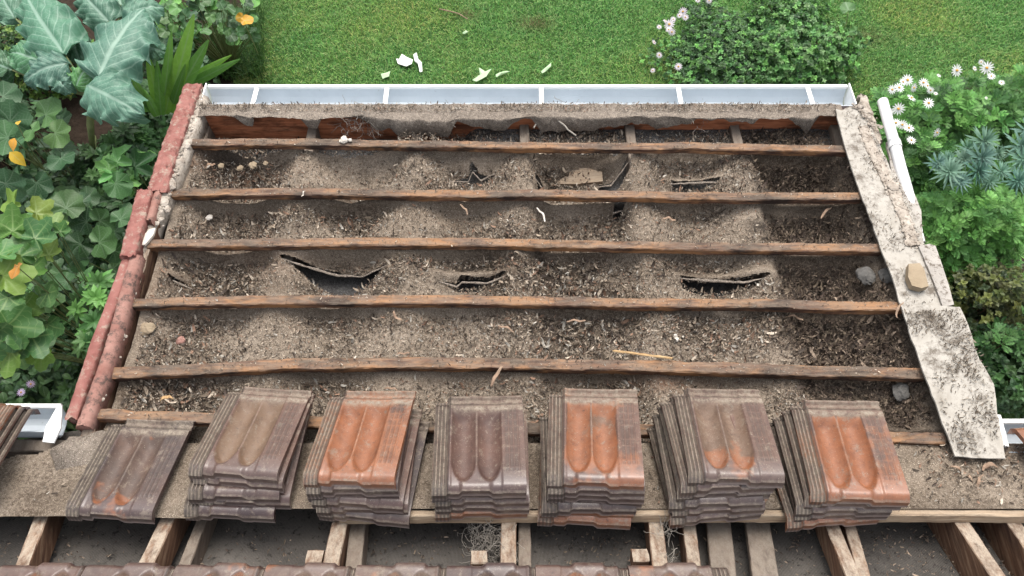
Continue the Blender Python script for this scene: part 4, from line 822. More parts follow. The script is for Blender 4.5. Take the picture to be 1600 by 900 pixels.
def diamonds(lst):
    V_ = []; f_ = []
    for p, d, l, w, z in lst:
        p = np.array(p); d = norm(d); s_ = np.array([-d[1], d[0], 0]); k = len(V_)
        V_ += [p, p + d * l * .5 + s_ * w + [0, 0, z], p + d * l, p + d * l * .5 - s_ * w + [0, 0, z]]; f_.append((k + 3, k + 2, k + 1, k))
    V_ = np.array(V_); return V_, np.array(f_), np.c_[np.tile([0, .5, 1, .5], len(lst)), np.full(len(V_), .5), np.zeros(len(V_))]
def tpl_fern(pairs=5, w=.05, lob=True):
    l = [((0, 0, 0), (0, 1, 0), 1.0, .02, 0)]
    for i in range(pairs):
        s = .22 + .7 * i / pairs; ln_ = .42 * math.sin(math.pi * (.25 + .6 * i / pairs))
        for sg in (-1, 1):
            d = norm((sg * .8, .75, .15)); l.append(((0, s, 0), d, ln_, w, .02))
            if lob:
                for q in (.45, .7): 
                    for s2 in (-.7, .7):
                        c, si_ = math.cos(s2), math.sin(s2); d2 = (d[0] * c - d[1] * si_, d[0] * si_ + d[1] * c, .2); l.append((np.array((0, s, 0)) + d * ln_ * q, d2, ln_ * .4, w * .7, .01))
    return diamonds(l)
FERN = tpl_fern(6, .034); SPRIG = tpl_join([xf(FERN, 2 * np.pi * i / 6 + (.3 if i % 2 else 0), .25 + .5 * (i % 3) / 2, 1 - .12 * (i % 3)) for i in range(6)])
LEAF = tpl_leaf(); BROAD = tpl_leaf(.48, 5, .3, .2, .7); NARROW = tpl_leaf(.16, 5, .35, .2, .8); NEEDLE = tpl_leaf(.075, 4, .12, .1, .8)
ROS = rosette(7, tpl_leaf(.22, 5, .45, .25, 1.2), .1, .5, 1, .12, 2); ROSB = rosette(5, BROAD, .0, .4, 2, .1, 1)
EUP = tpl_join([xf(NEEDLE, i * 2.399, -.05 + 1.25 * (1 - i / 46) ** .0 * (i / 46), 1 - .45 * (i / 46), (0, 0, .25 * i / 46)) for i in range(46)])
SMALL = rosette(4, tpl_leaf(.38, 3, .2, .2, .8), .1, .7, 3, .25, 2)
L5 = tpl_lobed(5, .32, .05, 1); L7 = tpl_lobed(7, .10, .03, 3, .08, .05, .06); L3 = tpl_lobed(5, .45, .09, 5, .2, .12); HEART = tpl_lobed(3, .10, .0, 2, .12, .05)
def orient(nrm, spin):
    z = norm(nrm); ref = np.c_[np.cos(spin), np.sin(spin), 0 * spin]; y = norm(ref - z * (ref * z).sum(1)[:, None]); x = np.cross(y, z); return np.stack([x, y, z], -1)
def tints(cols, n, r_, var=.25):
    cols = np.array(cols); c = cols[r_.integers(len(cols), size=n)]; return np.clip(c * r_.uniform(1 - var, 1 + var, (n, 1)) * r_.uniform(.93, 1.07, (n, 3)), 0, 1)
def stems(base, tops, rad, mat, root):
    parts = []
    for t in tops:
        m_ = (base + t) / 2 + np.array([0, 0, .05]); parts.append(tube(np.array([base, m_ * .6 + base * .4, m_ * .6 + t * .4, t]), np.array([rad, rad * .8, rad * .6, rad * .4]), 5, False))
    v_, f_ = merge(parts); return obj('stem', v_, f_, mat, root)
M_STEM = m_simple('green_stem', (.1, .13, .05), (.16, .18, .08), 20, .7, .3, (.08, .06, .03), 50, .6, .75, .2)
M_STEMD = m_simple('brown_stem', (.06, .04, .025), (.1, .07, .045), 20, .8, .2)
def shrub(name, label, cat, c, rad, h, tpl, n, size, cols, seed, mat=None, group=None, inner=.55, flatten=.35, var=.3, z0=0.05, lean_=0, sv=.3, lmp=.22):
    """c: (x, y) on the ground; foliage fills a lumpy dome up to h"""
    r_ = np.random.default_rng(seed); root = empty(name, (c[0], c[1], 0)); tag(root, label, cat, group)
    d = norm(np.c_[r_.normal(0, 1, (n, 2)), np.abs(r_.normal(0, 1, n)) + .05]); lump = 1 + lmp * fbm(d[:, 0] * 2.5 + 7, d[:, 1] * 2.5 + d[:, 2] * 2, seed, 3)
    q = (inner + (1 - inner) * r_.random(n) ** .6) * lump; p = np.c_[d[:, 0] * rad[0] * q, d[:, 1] * rad[1] * q, z0 + d[:, 2] ** .8 * (h - z0) * q]
    nr = norm(d * (1 - flatten) + np.array([0, 0, flatten * 1.6]) + r_.normal(0, .3, (n, 3))); sp = np.arctan2(d[:, 1], d[:, 0]) + r_.normal(0, 1.0, n)
    V_, fs, at = inst(tpl, orient(nr, sp), p + np.array([c[0], c[1], 0]), size * r_.uniform(1 - sv, 1 + sv, n), tints(cols, n, r_, var))
    obj('foliage', V_, fs, mat or M_LEAF, root, at)
    k = r_.choice(n, min(n, 14), False); stems(np.array([c[0], c[1], 0.]), p[k] * .95 + np.array([c[0], c[1], 0]), .008, M_STEMD, root); return root
def at(px, py, z): g = G(px, py, z); return g
def shr(name, label, cat, px, py, zt, rx, ry, tpl, n, size, cols, seed, **k):
    """dome whose top shows at (px, py); rx, ry in metres"""
    g = G(px, py, zt * .8); return shrub(name, label, cat, (g[0], g[1]), (rx, ry), zt, tpl, n, size, cols, seed, **k)
DG = [(.04, .10, .03), (.055, .125, .036), (.03, .075, .028)]; MG = [(.065, .165, .045), (.05, .135, .04), (.085, .19, .055)]; BG = [(.15, .36, .08), (.12, .30, .08), (.18, .40, .10)]; YG = [(.13, .24, .04), (.085, .19, .035), (.19, .28, .05)]
# -- left bed: dark filling shrubs
fill = [(50, 560, 1.0, .4, .45, LEAF, 1500, .06, DG, 'dark small-leaved bush at the lower left beside the wall', 'dark bush'), (110, 470, 1.0, .42, .4, ROS, 330, .10, DG + MG[:1], 'bush of pointed leaf whorls left of the red barge, lower half', 'whorled bush'),
        (150, 370, .95, .42, .42, LEAF, 1500, .06, DG, 'dark leafy bush left of the middle of the red barge', 'dark bush'), (180, 250, .9, .42, .4, ROS, 360, .085, DG + MG, 'bush of narrow glossy leaf whorls below the kale', 'whorled bush'),
        (70, 300, .9, .5, .45, LEAF, 1800, .05, DG, 'dark tangled shrub below the kale stalk', 'dark bush'), (30, 420, .9, .5, .5, BROAD, 900, .07, DG, 'shady broad-leaved bush under the grape vine', 'dark bush'),
        (240, 60, .7, .4, .4, BROAD, 1000, .055, MG + DG, 'mid-green leafy shrub behind the sword-leaved plant', 'leafy shrub'), (40, 60, .6, .5, .4, SMALL, 900, .035, YG + DG, 'small yellow-green weeds at the top left corner behind the kale', 'weeds'),
        (10, 620, .9, .35, .3, LEAF, 900, .05, DG, 'darkest low bush at the foot of the left gutter end', 'dark bush'), (215, 160, .8, .3, .3, ROSB, 300, .06, MG + DG, 'leafy shrub between the kale and the red barge', 'leafy shrub'),
        (-60, 200, .9, .6, .6, LEAF, 1500, .06, DG, 'dark bush at the left picture edge below the kale', 'dark bush'), (120, 610, .8, .3, .3, ROS, 160, .08, DG, 'low whorled bush in shade against the barge foot', 'whorled bush')]
for i, (px, py, zt, rx, ry, tp, n, sz, cl, lb, ct) in enumerate(fill): shr(ct.replace(' ', '_').replace('-', '_'), lb, ct, px, py, zt, rx, ry, tp, n, sz, cl, 200 + i, group='bushes of the left bed')
def leaf_set(name, label, cat, specs, tpl, cols, mat, seed, zbase=0., tilt=.35, stemmat=None, group=None):
    """specs: (px, py, z, size in px) -> individual big leaves of one plant, each on a petiole"""
    r_ = np.random.default_rng(seed); P_ = np.array([at(px, py, z) for px, py, z, s_ in specs]); n = len(P_); dist = np.linalg.norm(P_ - CAMW, axis=1); size = .68 * np.array([s_ for *_, s_ in specs]) / F * dist
    base = np.array([P_[:, 0].mean(), P_[:, 1].mean() - .0, zbase]); root = empty(name, base); tag(root, label, cat, group)
    out = norm(P_ - base - np.array([0, 0, .0])); out[:, 2] = 0; nr = norm(np.array([0, -.25, 1]) + out * .35 + r_.normal(0, tilt, (n, 3)) * [1, 1, .2]); sp = np.arctan2(out[:, 1], out[:, 0]) + r_.normal(0, .9, n); m_ = orient(nr, sp)
    pos = P_ - m_[:, :, 1] * size[:, None] * .12
    V_, fs, a_ = inst(tpl, m_, pos, size, tints(cols, n, r_, .2)); obj('foliage', V_, fs, mat, root, a_); stems(base, pos, .005, stemmat or M_STEM, root); return root
r = np.random.default_rng(77)
def scat(n, x0, x1, y0, y1, z0, z1, s0, s1): return [(r.uniform(x0, x1), r.uniform(y0, y1), r.uniform(z0, z1), r.uniform(s0, s1)) for _ in range(n)]
leaf_set('squash_plant', 'large dull blue-green lobed leaves at the left edge under the kale', 'squash plant', [(20, 185, 1.2, 75), (75, 175, 1.15, 70), (10, 150, 1.1, 60), (90, 210, 1.15, 62), (35, 245, 1.1, 80), (95, 250, 1.1, 62), (5, 215, 1.2, 70), (60, 290, 1.05, 60), (15, 290, 1.15, 70), (70, 320, 1.0, 70), (110, 330, .95, 60), (-5, 120, 1.1, 55), (50, 205, 1.25, 50)] + scat(10, -20, 120, 150, 330, .8, 1.0, 50, 70), L7, [(.05, .125, .05), (.07, .15, .055), (.035, .09, .038), (.085, .17, .05)], M_LEAF, 301)
leaf_set('grape_vine', 'bright yellow-green grape vine leaves at the left edge, halfway down', 'grape vine', [(20, 355, 1.75, 75), (58, 368, 1.8, 70), (85, 350, 1.7, 45), (30, 395, 1.7, 75), (78, 395, 1.7, 50), (12, 430, 1.75, 80), (45, 425, 1.65, 70), (10, 470, 1.7, 80), (75, 460, 1.6, 52), (20, 510, 1.7, 85), (52, 530, 1.6, 75), (15, 555, 1.6, 70), (5, 395, 1.8, 60), (40, 480, 1.55, 60), (-10, 530, 1.7, 80), (60, 330, 1.6, 55), (20, 320, 1.65, 60), (95, 360, 1.75, 35), (5, 500, 1.6, 60)] + scat(14, -20, 80, 330, 570, 1.3, 1.5, 50, 75), L5, YG + MG + MG, M_VINE, 302)
leaf_set('hollyhock', 'dark green rounded five-lobed leaves between the vine and the red barge', 'hollyhock', [(160, 378, 1.3, 70), (122, 385, 1.25, 62), (120, 405, 1.2, 60), (180, 395, 1.2, 45), (190, 340, 1.2, 55), (160, 345, 1.15, 60), (105, 320, 1.2, 70), (130, 345, 1.1, 60), (185, 290, 1.2, 60), (195, 330, 1.1, 45), (90, 430, 1.1, 50), (178, 420, 1.1, 40), (100, 440, 1.15, 50)] + scat(8, 95, 195, 300, 440, .9, 1.1, 40, 60), L7, DG + DG + MG[1:2], M_LEAF, 303)
leaf_set('pumpkin_plant', 'glossy mid-green toothed leaves near the barge above the hollyhock', 'pumpkin plant', [(185, 250, 1.25, 60), (215, 258, 1.2, 65), (170, 262, 1.15, 50), (200, 285, 1.15, 45), (178, 275, 1.2, 55), (225, 245, 1.1, 40), (160, 240, 1.1, 40)], L3, MG + BG, M_LEAF, 304)
leaf_set('bean_vine', 'climber with heart-shaped green leaves at the top left beside the lawn', 'climber', scat(110, 235, 400, -20, 62, .45, .95, 17, 30), HEART, MG + MG + DG + BG, M_LEAF, 305)
leaf_set('nasturtium', 'round soft leaves between the kale and the climber', 'nasturtium', scat(36, 215, 320, 20, 110, .5, .8, 22, 38), L7, [(.04, .11, .05), (.05, .13, .05), (.06, .14, .05)], M_LEAF, 306)
leaf_set('yellow_leaf', 'orange-yellow dying leaf in the climber at the top, left of the lawn', 'leaf', [(383, 32, .98, 28), (377, 27, .96, 20)], HEART, [(.62, .30, .02)], M_LEAF, 307, zbase=.6)
leaf_set('yellow_leaf', 'yellow dying leaf among the blue-green lobed leaves at the left edge', 'leaf', [(18, 240, 1.35, 34), (22, 218, 1.34, 24), (28, 194, 1.33, 16)], LEAF, [(.55, .36, .03), (.6, .3, .04)], M_LEAF, 308, zbase=1.0)
leaf_set('yellow_leaf', 'brown-orange scorched leaf on the grape vine', 'leaf', [(26, 420, 1.9, 36)], HEART, [(.5, .22, .04)], M_LEAF, 309, zbase=1.5)
leaf_set('wall_weed', 'pale green palmate seedling leaves close to the red barge, low down', 'weed', scat(22, 120, 175, 430, 560, 1.1, 1.4, 20, 34), ROS, MG + BG[:1], M_LEAF, 310)
# -- kale
def kale_leaf(base, tip, width, arch, seed, droop=.35, ruf=.085, nrm=None):
    ns, nt = 34, 25; L_ = np.linalg.norm(tip - base); y = norm(tip - base); z = np.array([0, -.35, 1.]) if nrm is None else np.array(nrm, float); z = norm(z - y * np.dot(y, z)); x = np.cross(y, z)
    s, t = np.meshgrid(np.linspace(0, 1, ns), np.linspace(-1, 1, nt), indexing='ij')
    w = width / 2 * (np.sin(np.pi * np.clip(s, .0, 1) ** .62) ** .55) * (1 + .05 * np.sin(s * 31 + seed) * np.abs(t) + .08 * fbm(s * 5, np.sign(t) * 3, seed, 4) + .07 * fbm(s * 19, np.sign(t) * 3, seed + 2, 2)) + .004
    w = w * np.where(s < .05, s / .05, 1) + .004
    hgt = arch * np.sin(np.pi * s) - droop * width * t * t * .5 + ruf * width * np.abs(t) ** 3 * 1.8 * np.sin(s * 24 + seed * 1.7 + np.sign(t) * .8 + 3 * fbm(s * 4, t * 2, seed + 3)) + .012 * fbm(s * 9, t * 5, seed + 5) - .03 * np.exp(-(t / .08) ** 2) * .2
    # blistering between the side veins
    fr = (s * 8 - np.abs(t) * 3) % 1; hgt += .010 * (np.sin(np.pi * ((fr + .5) % 1))) * sst(np.abs(t), .05, .3)
    V_ = base + s[..., None] * L_ * y + (t * w)[..., None] * x + hgt[..., None] * z
    return V_.reshape(-1, 3), grid_faces(ns, nt), np.stack([s, t, 0 * s], -1).reshape(-1, 3)
kb = at(145, 215, .0); kale = empty('kale_plant', (kb[0], kb[1], 0)); tag(kale, 'tall blue-green kale plant with huge white-veined leaves at the top left', 'kale')
KZ = 1.35
kl = [((100, 84), (38, -14), 95, 1.35, (.09, .195, .15)), ((154, 118), (226, 12), 108, 1.45, (.095, .18, .16)), ((136, 133), (222, 178), 84, 1.5, (.11, .20, .175)), ((66, 96), (14, 82), 50, 1.25, (.085, .2, .11)), ((106, 98), (38, 128), 58, 1.35, (.08, .155, .14)),
      ((172, 36), (124, -16), 62, 1.25, (.08, .16, .13)), ((196, 26), (256, 12), 55, 1.4, (.12, .21, .18)), ((224, 74), (262, 84), 36, 1.2, (.13, .23, .18)), ((118, 136), (152, 100), 42, 1.3, (.10, .23, .08)), ((190, 10), (186, -30), 70, 1.25, (.09, .18, .13)),
      ((92, 122), (112, 146), 34, 1.3, (.1, .18, .16)), ((120, 60), (128, 100), 40, 1.2, (.07, .14, .1)), ((24, 30), (2, -20), 50, 1.1, (.08, .16, .12)), ((20, 110), (-22, 96), 48, 1.1, (.05, .12, .06))]
crown = at(142, 150, 1.2)
for i, (b, t, wpx, z, c_) in enumerate(kl):
    B0 = at(*b, z); T0 = at(*t, z - .08 + .04 * (i % 3)); w_ = .82 * wpx / F * np.linalg.norm(B0 - CAMW); v_, f_, lt = kale_leaf(B0, T0, w_, .05, i * 3 + 1)
    obj('leaf', v_, f_, M_KALE, kale, dict(tint=np.tile(np.array(c_) * np.array([.82, 1.0, .8]), (len(v_), 1)), lt=lt))
    v_, f_ = tube(np.array([crown, (crown + B0) / 2 + np.array([0, 0, -.05]), B0 + (T0 - B0) * .05]), np.array([.012, .009, .006]), 8, False); obj('leaf_stalk', v_, f_, M_STEM, kale)
v_, f_ = tube(np.array([[kb[0], kb[1], 0], at(146, 245, .75), at(141, 195, 1.05), crown]), np.array([.028, .026, .024, .02]), 12); obj('stalk', v_, f_, M_STEM, kale)
# -- sword-leaved plant
gl = empty('gladiolus', (*at(255, 175, 0)[:2], 0)); tag(gl, 'clump of tall upright sword-shaped bright green leaves by the barge top', 'gladiolus')
parts = []
for i, (bx, by, tx, ty, w_, zt) in enumerate([(262, 175, 303, 22, 22, 1.5), (255, 172, 268, 48, 14, 1.4), (270, 160, 326, 62, 20, 1.35), (248, 170, 229, 78, 14, 1.2), (240, 175, 199, 112, 12, 1.1), (290, 135, 376, 92, 13, 1.3), (285, 130, 362, 86, 11, 1.25), (252, 180, 245, 95, 13, 1.1), (232, 175, 214, 130, 12, 1.0), (258, 178, 280, 80, 13, 1.15), (246, 182, 225, 140, 12, .9), (268, 170, 290, 100, 12, 1.2)]):
    B0 = at(bx, by, .7); T0 = at(tx, ty, zt); ww = w_ / F * np.linalg.norm(B0 - CAMW) / 2; y = norm(T0 - B0); x = norm(np.cross(y, CAMW - B0)); V_ = []; lt = []
    z = np.cross(x, y)
    for s in np.linspace(0, 1, 12):
        for t in (-1, 0, 1): V_.append(B0 + (T0 - B0) * s + z * .04 * math.sin(s * 3) + x * t * ww * (math.sin(math.pi * (.25 + .74 * s)) ** .7) - z * abs(t) * .008); lt.append((s, t * .5, 0))
    V_ = np.array(V_); c_ = np.array([(.22, .44, .07), (.16, .36, .07), (.12, .28, .055)][i % 3]); obj('leaf', V_, grid_faces(12, 3), M_LEAF, gl, dict(tint=np.tile(c_, (36, 1)), lt=np.array(lt)))
# small violet flowers at the lower left
def flower_tpl(k=12, w=.16, cup=.05):
    p = tpl_leaf(w, 3, cup, .0, .9, .6); return tpl_join([xf((p[0] + [0, .16, 0], p[1], p[2]), 2 * np.pi * i / k, .05 * (i % 3)) for i in range(k)])
FL = flower_tpl(13, .13)
def disc_blob(c, rad): return blob(c, rad, 3, .45, 7, .1)
M_YEL = m_simple('flower_centre', (.5, .32, .05), (.42, .2, .06), 60, .8, .1, bump=.2)
M_VIO = m_simple('violet_petal', (.5, .35, .62), (.62, .5, .72), 30, .7, .1, bump=.1)
def flower(px, py, z, size_px, label, group, tint, parent=None, seed=0):
    r_ = np.random.default_rng(seed); P_ = at(px, py, z); s_ = size_px / F * np.linalg.norm(P_ - CAMW) / 2; nr = norm(np.array([r_.normal(0, .35), -.35 + r_.normal(0, .3), 1.]))[None]
    V_, fs, a_ = inst(FL, orient(nr, np.array([r_.uniform(0, 6)])), P_[None], np.array([s_ / 1.1]), np.array([tint])); root = empty('flower', P_) if parent is None else None
    if parent is None: tag(root, label, 'flower', group)
    par = root if root else parent
    head = obj('flower_head' if parent else 'petals', V_, fs, M_PET, par, a_)
    v_, f_ = blob(P_ + nr[0] * s_ * .08, s_ * .24, 3, .5, 6, .1)
    c = obj('flower_centre', v_, f_, M_YEL, par)
    if parent: c.parent = head; c.data.name = 'flower_centre'
    return par
# -- right bed
daisy = shr('marguerite_bush', 'feathery green marguerite bush with white daisies right of the pipe', 'daisy bush', 1500, 190, .95, .85, .62, SPRIG, 1700, .07, BG + BG + MG, 400, var=.25, flatten=.5)
df = [(1418, 125, 22), (1405, 137, 20), (1394, 140, 17), (1428, 137, 17), (1443, 129, 17), (1454, 141, 13), (1424, 153, 18), (1451, 161, 20), (1404, 170, 22), (1400, 192, 17), (1410, 195, 18), (1420, 200, 20), (1424, 219, 17), (1464, 207, 17), (1495, 110, 22), (1542, 106, 22), (1549, 119, 14), (1523, 107, 10), (1533, 97, 10), (1565, 129, 11), (1462, 146, 8), (1467, 118, 8), (1392, 175, 12), (1411, 128, 15), (1449, 134, 14), (1541, 153, 6)]
for i, (x, y, s_) in enumerate(df): flower(x, y, 1.08, s_ * .76, None, None, (.86, .85, .86), daisy, i)
f2 = shr('fern_leaf_bush', 'bright finely divided green mound at the right edge, mid height', 'feathery bush', 1530, 345, 1.1, .52, .42, SPRIG, 1500, .058, BG, 401, var=.25, flatten=.5)
shr('fern_leaf_bush', 'feathery green bush between the daisies and the blue-green rosettes', 'feathery bush', 1450, 255, .9, .32, .34, SPRIG, 420, .07, BG + MG, 402, var=.25, flatten=.5)
shr('fern_leaf_bush', 'feathery green bush running out of the right picture edge beside the daisies', 'feathery bush', 1600, 170, 1.0, .4, .4, SPRIG, 480, .08, BG + MG, 403, var=.25, flatten=.5)
shr('box_shrub', 'olive-brown small-leaved shrub at the right edge beside the lower white sheet', 'small-leaved shrub', 1560, 460, 1.0, .42, .36, SMALL, 1000, .035, [(.09, .11, .025), (.07, .075, .02), (.12, .14, .03), (.03, .05, .015)], 404)
shr('dark_bush', 'dark green bush in the lower right corner beyond the white sheet', 'dark bush', 1580, 580, .9, .42, .4, SMALL, 900, .045, DG + MG[:1], 405)
shr('dark_bush', 'dark low bush under the pipe at the right roof edge', 'dark bush', 1470, 400, .6, .4, .4, LEAF, 900, .05, DG, 406)
shr('dark_bush', 'dark shaded bush outside the lower right picture edge', 'dark bush', 1680, 500, .8, .5, .5, LEAF, 900, .05, DG, 407)
shr('feathery_weed', 'sparse bright feathery weed beside the lower white sheet', 'weed', 1590, 530, 1.15, .28, .25, SPRIG, 110, .06, MG, 408)
eu = empty('euphorbia', (*at(1530, 260, 0)[:2], 0)); tag(eu, 'blue-green spurge with needle-leaved rosettes at the right edge', 'spurge')
es = [(1535, 222, 44), (1530, 248, 48), (1481, 270, 46), (1463, 256, 32), (1525, 268, 42), (1592, 228, 46), (1596, 250, 42), (1588, 284, 40), (1562, 268, 30), (1505, 250, 34), (1602, 205, 36), (1510, 232, 28), (1556, 240, 28), (1500, 285, 32), (1545, 285, 30), (1480, 248, 24)]
P_ = np.array([at(x, y, 1.12 - .004 * i) for i, (x, y, s_) in enumerate(es)]); sz = np.array([s_ for *_, s_ in es]) / F * np.linalg.norm(P_ - CAMW, axis=1) / 2 * 1.15; r = np.random.default_rng(2)
for i in range(len(es)):
    V_, fs, a_ = inst(EUP, orient(norm(np.array([[r.normal(0, .2), -.3, 1.]])), np.array([r.uniform(0, 6)])), P_[i:i + 1], sz[i:i + 1], tints([(.16, .29, .22), (.12, .24, .19)], 1, r, .12)); obj('rosette', V_, fs, M_LEAF, eu, a_)
stems(np.array(eu.location), P_, .008, M_STEM, eu)
# herb mound on the lawn
shr('herb_mound', 'low soft green herb mound on the lawn behind the gutter, right of centre', 'herb', 1170, 70, .26, .85, .62, SMALL, 4200, .025, MG + BG + DG, 410, flatten=.45, var=.45, inner=.2, lmp=.6)
shr('herb_mound', 'taller leafy weeds with pale tips right of the herb mound behind the gutter', 'herb', 1250, 40, .4, .55, .55, SMALL, 2400, .03, MG + BG + [(.2, .34, .14)], 411, flatten=.3, var=.45, inner=.2, lmp=.6)
leaf_set('dock_plant', 'few broad light green leaves at the right end of the herb mound', 'dock', [(1325, 14, .35, 30), (1336, 48, .3, 20), (1318, 118, .2, 16)], HEART, [(.08, .2, .05)], M_LEAF, 412)
for i, (x, y, s_) in enumerate([(1046, 38, 16), (1067, 18, 13), (1050, 50, 11), (1040, 33, 9), (1071, 27, 10), (1062, 24, 9), (1030, 86, 10), (1060, 104, 12), (1022, 66, 8), (1090, 0, 9), (1108, 1, 9), (1030, 42, 8), (1020, 110, 8), (1045, 46, 10), (1052, 30, 9)]):
    lb = ['largest pale lilac flower of the cluster left of the herb mound', 'pale flower at the top of the cluster left of the herb mound', 'pale flower at the bottom of the lilac cluster', 'small pale flower left in the lilac cluster', 'small pale flower at the right of the upper cluster', 'small pale flower between the two lilac clusters', 'lone pale flower below the lilac cluster', 'lone pale flower nearest the gutter, inside the herb mound', 'tiny pale flower left of the herb mound', 'pale flower at the top picture edge above the herb mound', 'second pale flower at the top picture edge, further right', 'tiny pale flower at the far left of the lilac cluster', 'tiny pale flower at the lawn edge near the gutter', 'pale flower in the middle of the lilac cluster', 'small pale flower above the largest lilac one'][i]
    flower(x, y, .5, s_, lb, 'pale flowers beside the herb mound', (.74, .66, .74), None, 60 + i)
for i, (x, y, lb) in enumerate([(48, 600, 'upper small violet flower at the lower left'), (33, 613, 'lower small violet flower at the lower left')]): flower(x, y, 1.1, 11, lb, 'violet flowers at the lower left', (.55, .42, .65), None, 90 + i)
# long grass tuft at the lawn's left edge
def blades(pts, ln_, wd, cols, seed, lean_=.75):
    r_ = np.random.default_rng(seed); n = len(pts); yaw = r_.uniform(0, 2 * np.pi, n); L_ = ln_ * r_.uniform(.5, 1.25, n); d = np.c_[np.cos(yaw), np.sin(yaw), 0 * yaw]; s_ = np.c_[-np.sin(yaw), np.cos(yaw), 0 * yaw]; k = np.abs(r_.normal(lean_, .3, n))[:, None]
    tip = pts + d * L_[:, None] * k + np.array([0, 0, 1]) * L_[:, None] * np.sqrt(np.clip(1 - k ** 2 * .6, .1, 1)); mid = pts + d * L_[:, None] * k * .3 + np.array([0, 0, .55]) * L_[:, None]; w_ = wd * r_.uniform(.6, 1.3, (n, 1))
    V_ = np.stack([pts - s_ * w_, pts + s_ * w_, mid + s_ * w_ * .8, mid - s_ * w_ * .8, tip], 1).reshape(-1, 3); b = np.arange(n)[:, None] * 5
    return V_, [b + np.array([[0, 1, 2, 3]]), b + np.array([[3, 2, 4]])], tints(cols, n, r_, .3)
r = np.random.default_rng(8)
g0, g1 = G(330, 128, 0), G(1650, -60, 0); x0, x1, y0, y1 = g0[0] - .3, g1[0] + .6, g0[1] - .35, g1[1] + .1
n = 330000; p = np.c_[r.uniform(x0, x1, n), r.uniform(y0, y1, n), np.zeros(n)]; k = (p[:, 0] > LX - .02) & ~((p[:, 0] > RBX) & (p[:, 1] < RBY)); k &= r.random(n) < .25 + .8 * vn(p[:, 0] * 16, p[:, 1] * 16, 3); p = p[k]
ln_ = .030 + .018 * vn(p[:, 0] * 5, p[:, 1] * 5, 9) + .03 * (1 - sst(p[:, 0], LX, LX + .35))
V_, fs, ti = blades(p, ln_, .0022, [(.17, .40, .09), (.13, .35, .085), (.22, .44, .11), (.08, .24, .065), (.33, .46, .17)], 9)
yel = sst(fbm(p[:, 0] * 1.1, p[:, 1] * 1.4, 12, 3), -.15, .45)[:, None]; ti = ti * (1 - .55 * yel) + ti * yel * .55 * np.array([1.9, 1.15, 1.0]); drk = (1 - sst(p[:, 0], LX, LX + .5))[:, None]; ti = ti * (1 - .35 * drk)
dry = np.zeros(len(p))
for px, py, rx, ry in ((835, 38, 26, 12), (730, 25, 16, 8), (1320, 60, 60, 14)): c_ = G(px, py, 0); dry = dry + np.exp(-((p[:, 0] - c_[0]) * 170 / rx) ** 2 - ((p[:, 1] - c_[1]) * 130 / ry) ** 2)
dry = (np.clip(dry, 0, 1) * (r.random(len(p)) < .75) * .85)[:, None]; ti = ti * (1 - dry) + dry * np.array([.2, .13, .07])
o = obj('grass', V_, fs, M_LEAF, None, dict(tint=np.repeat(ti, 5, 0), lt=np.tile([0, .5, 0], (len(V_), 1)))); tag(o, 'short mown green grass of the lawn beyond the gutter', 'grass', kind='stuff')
n = 1600; c_ = np.array([G(r.uniform(335, 415), r.uniform(20, 128), 0) for _ in range(n)]); V_, fs, ti = blades(c_, .22, .0025, [(.05, .13, .03), (.08, .17, .04), (.03, .08, .02)], 10, .6)
o = obj('long_grass', V_, fs, M_LEAF, None, dict(tint=np.repeat(ti, 5, 0), lt=np.tile([0, .5, 0], (len(V_), 1)))); tag(o, 'long unmown grass between the climber and the lawn', 'grass', kind='stuff')
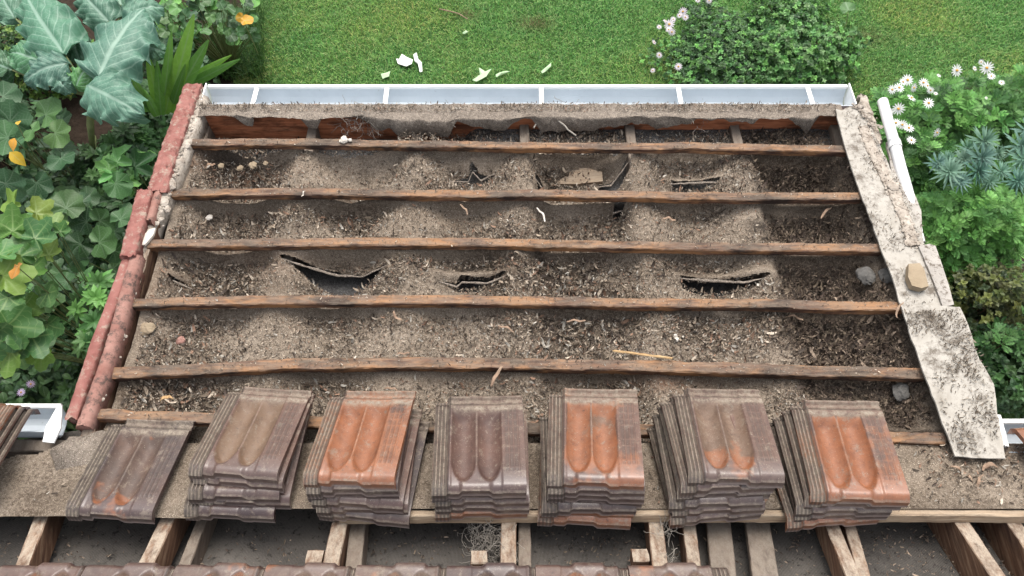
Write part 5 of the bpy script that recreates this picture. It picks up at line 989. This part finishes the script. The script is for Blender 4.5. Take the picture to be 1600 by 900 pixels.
# scraps on the lawn
def scrap(name, pts, z, mat, label, cat, thick=.006, jag=.006, seed=0):
    P0 = np.array([G(x, y, z) for x, y in pts]); n_ = len(P0); out = []
    for a, b in zip(P0, np.roll(P0, -1, 0)): out += [a, a * .5 + b * .5]
    P0 = np.array(out); P0[:, 2] += .012 * (vn(P0[:, 0] * 60, P0[:, 1] * 60, seed)); m_ = len(P0); c = P0.mean(0) + [0, 0, .012]
    V_ = np.concatenate([P0, P0 - [0, 0, thick], c[None], c[None] - [0, 0, thick]]); i = np.arange(m_); j = (i + 1) % m_
    return tag(obj(name, V_, [np.stack([i, j, 0 * i + 2 * m_], -1), np.stack([j + m_, i + m_, 0 * i + 2 * m_ + 1], -1), np.stack([i + m_, j + m_, j, i], -1)], mat, smooth=False), label, cat)
scrap('paint_flake', [(619, 92), (623, 95), (628, 85), (636, 90), (645, 94), (643, 101), (635, 104), (622, 100)], .04, M_WHT, 'largest white jagged flake on the lawn behind the gutter', 'flake')
scrap('paint_flake', [(646, 86), (651, 83), (654, 94), (659, 98), (660, 112), (656, 113), (653, 100), (648, 96)], .04, M_WHT, 'thin white curved flake right of the big one on the lawn', 'flake')
scrap('leaf_scrap', [(595, 116), (610, 112), (608, 120), (598, 124)], .04, m_simple('pale_green_scrap', (.32, .48, .26), (.45, .58, .38)), 'small pale green leaf scrap left of the white flakes', 'leaf')
scrap('leaf_scrap', [(738, 126), (750, 118), (748, 106), (758, 112), (768, 108), (760, 120), (745, 128)], .05, bpy.data.materials['pale_green_scrap'], 'forked pale green leaf scrap on the lawn at the gutter middle', 'leaf')
scrap('leaf_scrap', [(774, 117), (786, 112), (797, 112), (784, 117), (776, 121)], .05, bpy.data.materials['pale_green_scrap'], 'slim pale green leaf scrap right of the forked one', 'leaf')
scrap('leaf_scrap', [(845, 113), (856, 103), (861, 98), (861, 104), (853, 112), (848, 115)], .05, bpy.data.materials['pale_green_scrap'], 'lone pale green leaf scrap right of centre behind the gutter', 'leaf')
scrap('leaf_scrap', [(722, 52), (728, 48), (732, 50), (726, 54)], .04, bpy.data.materials['pale_green_scrap'], 'small pale leaf scrap below the twig on the lawn', 'leaf')
v_, f_ = tube(np.array([G(686, 14, .04), G(700, 17, .045), G(716, 21, .04), G(731, 30, .035)]), np.array([.006, .006, .005, .004]), 7); tag(obj('twig', v_, f_, M_BARK), 'bare tan twig lying on the lawn near the top', 'twig')
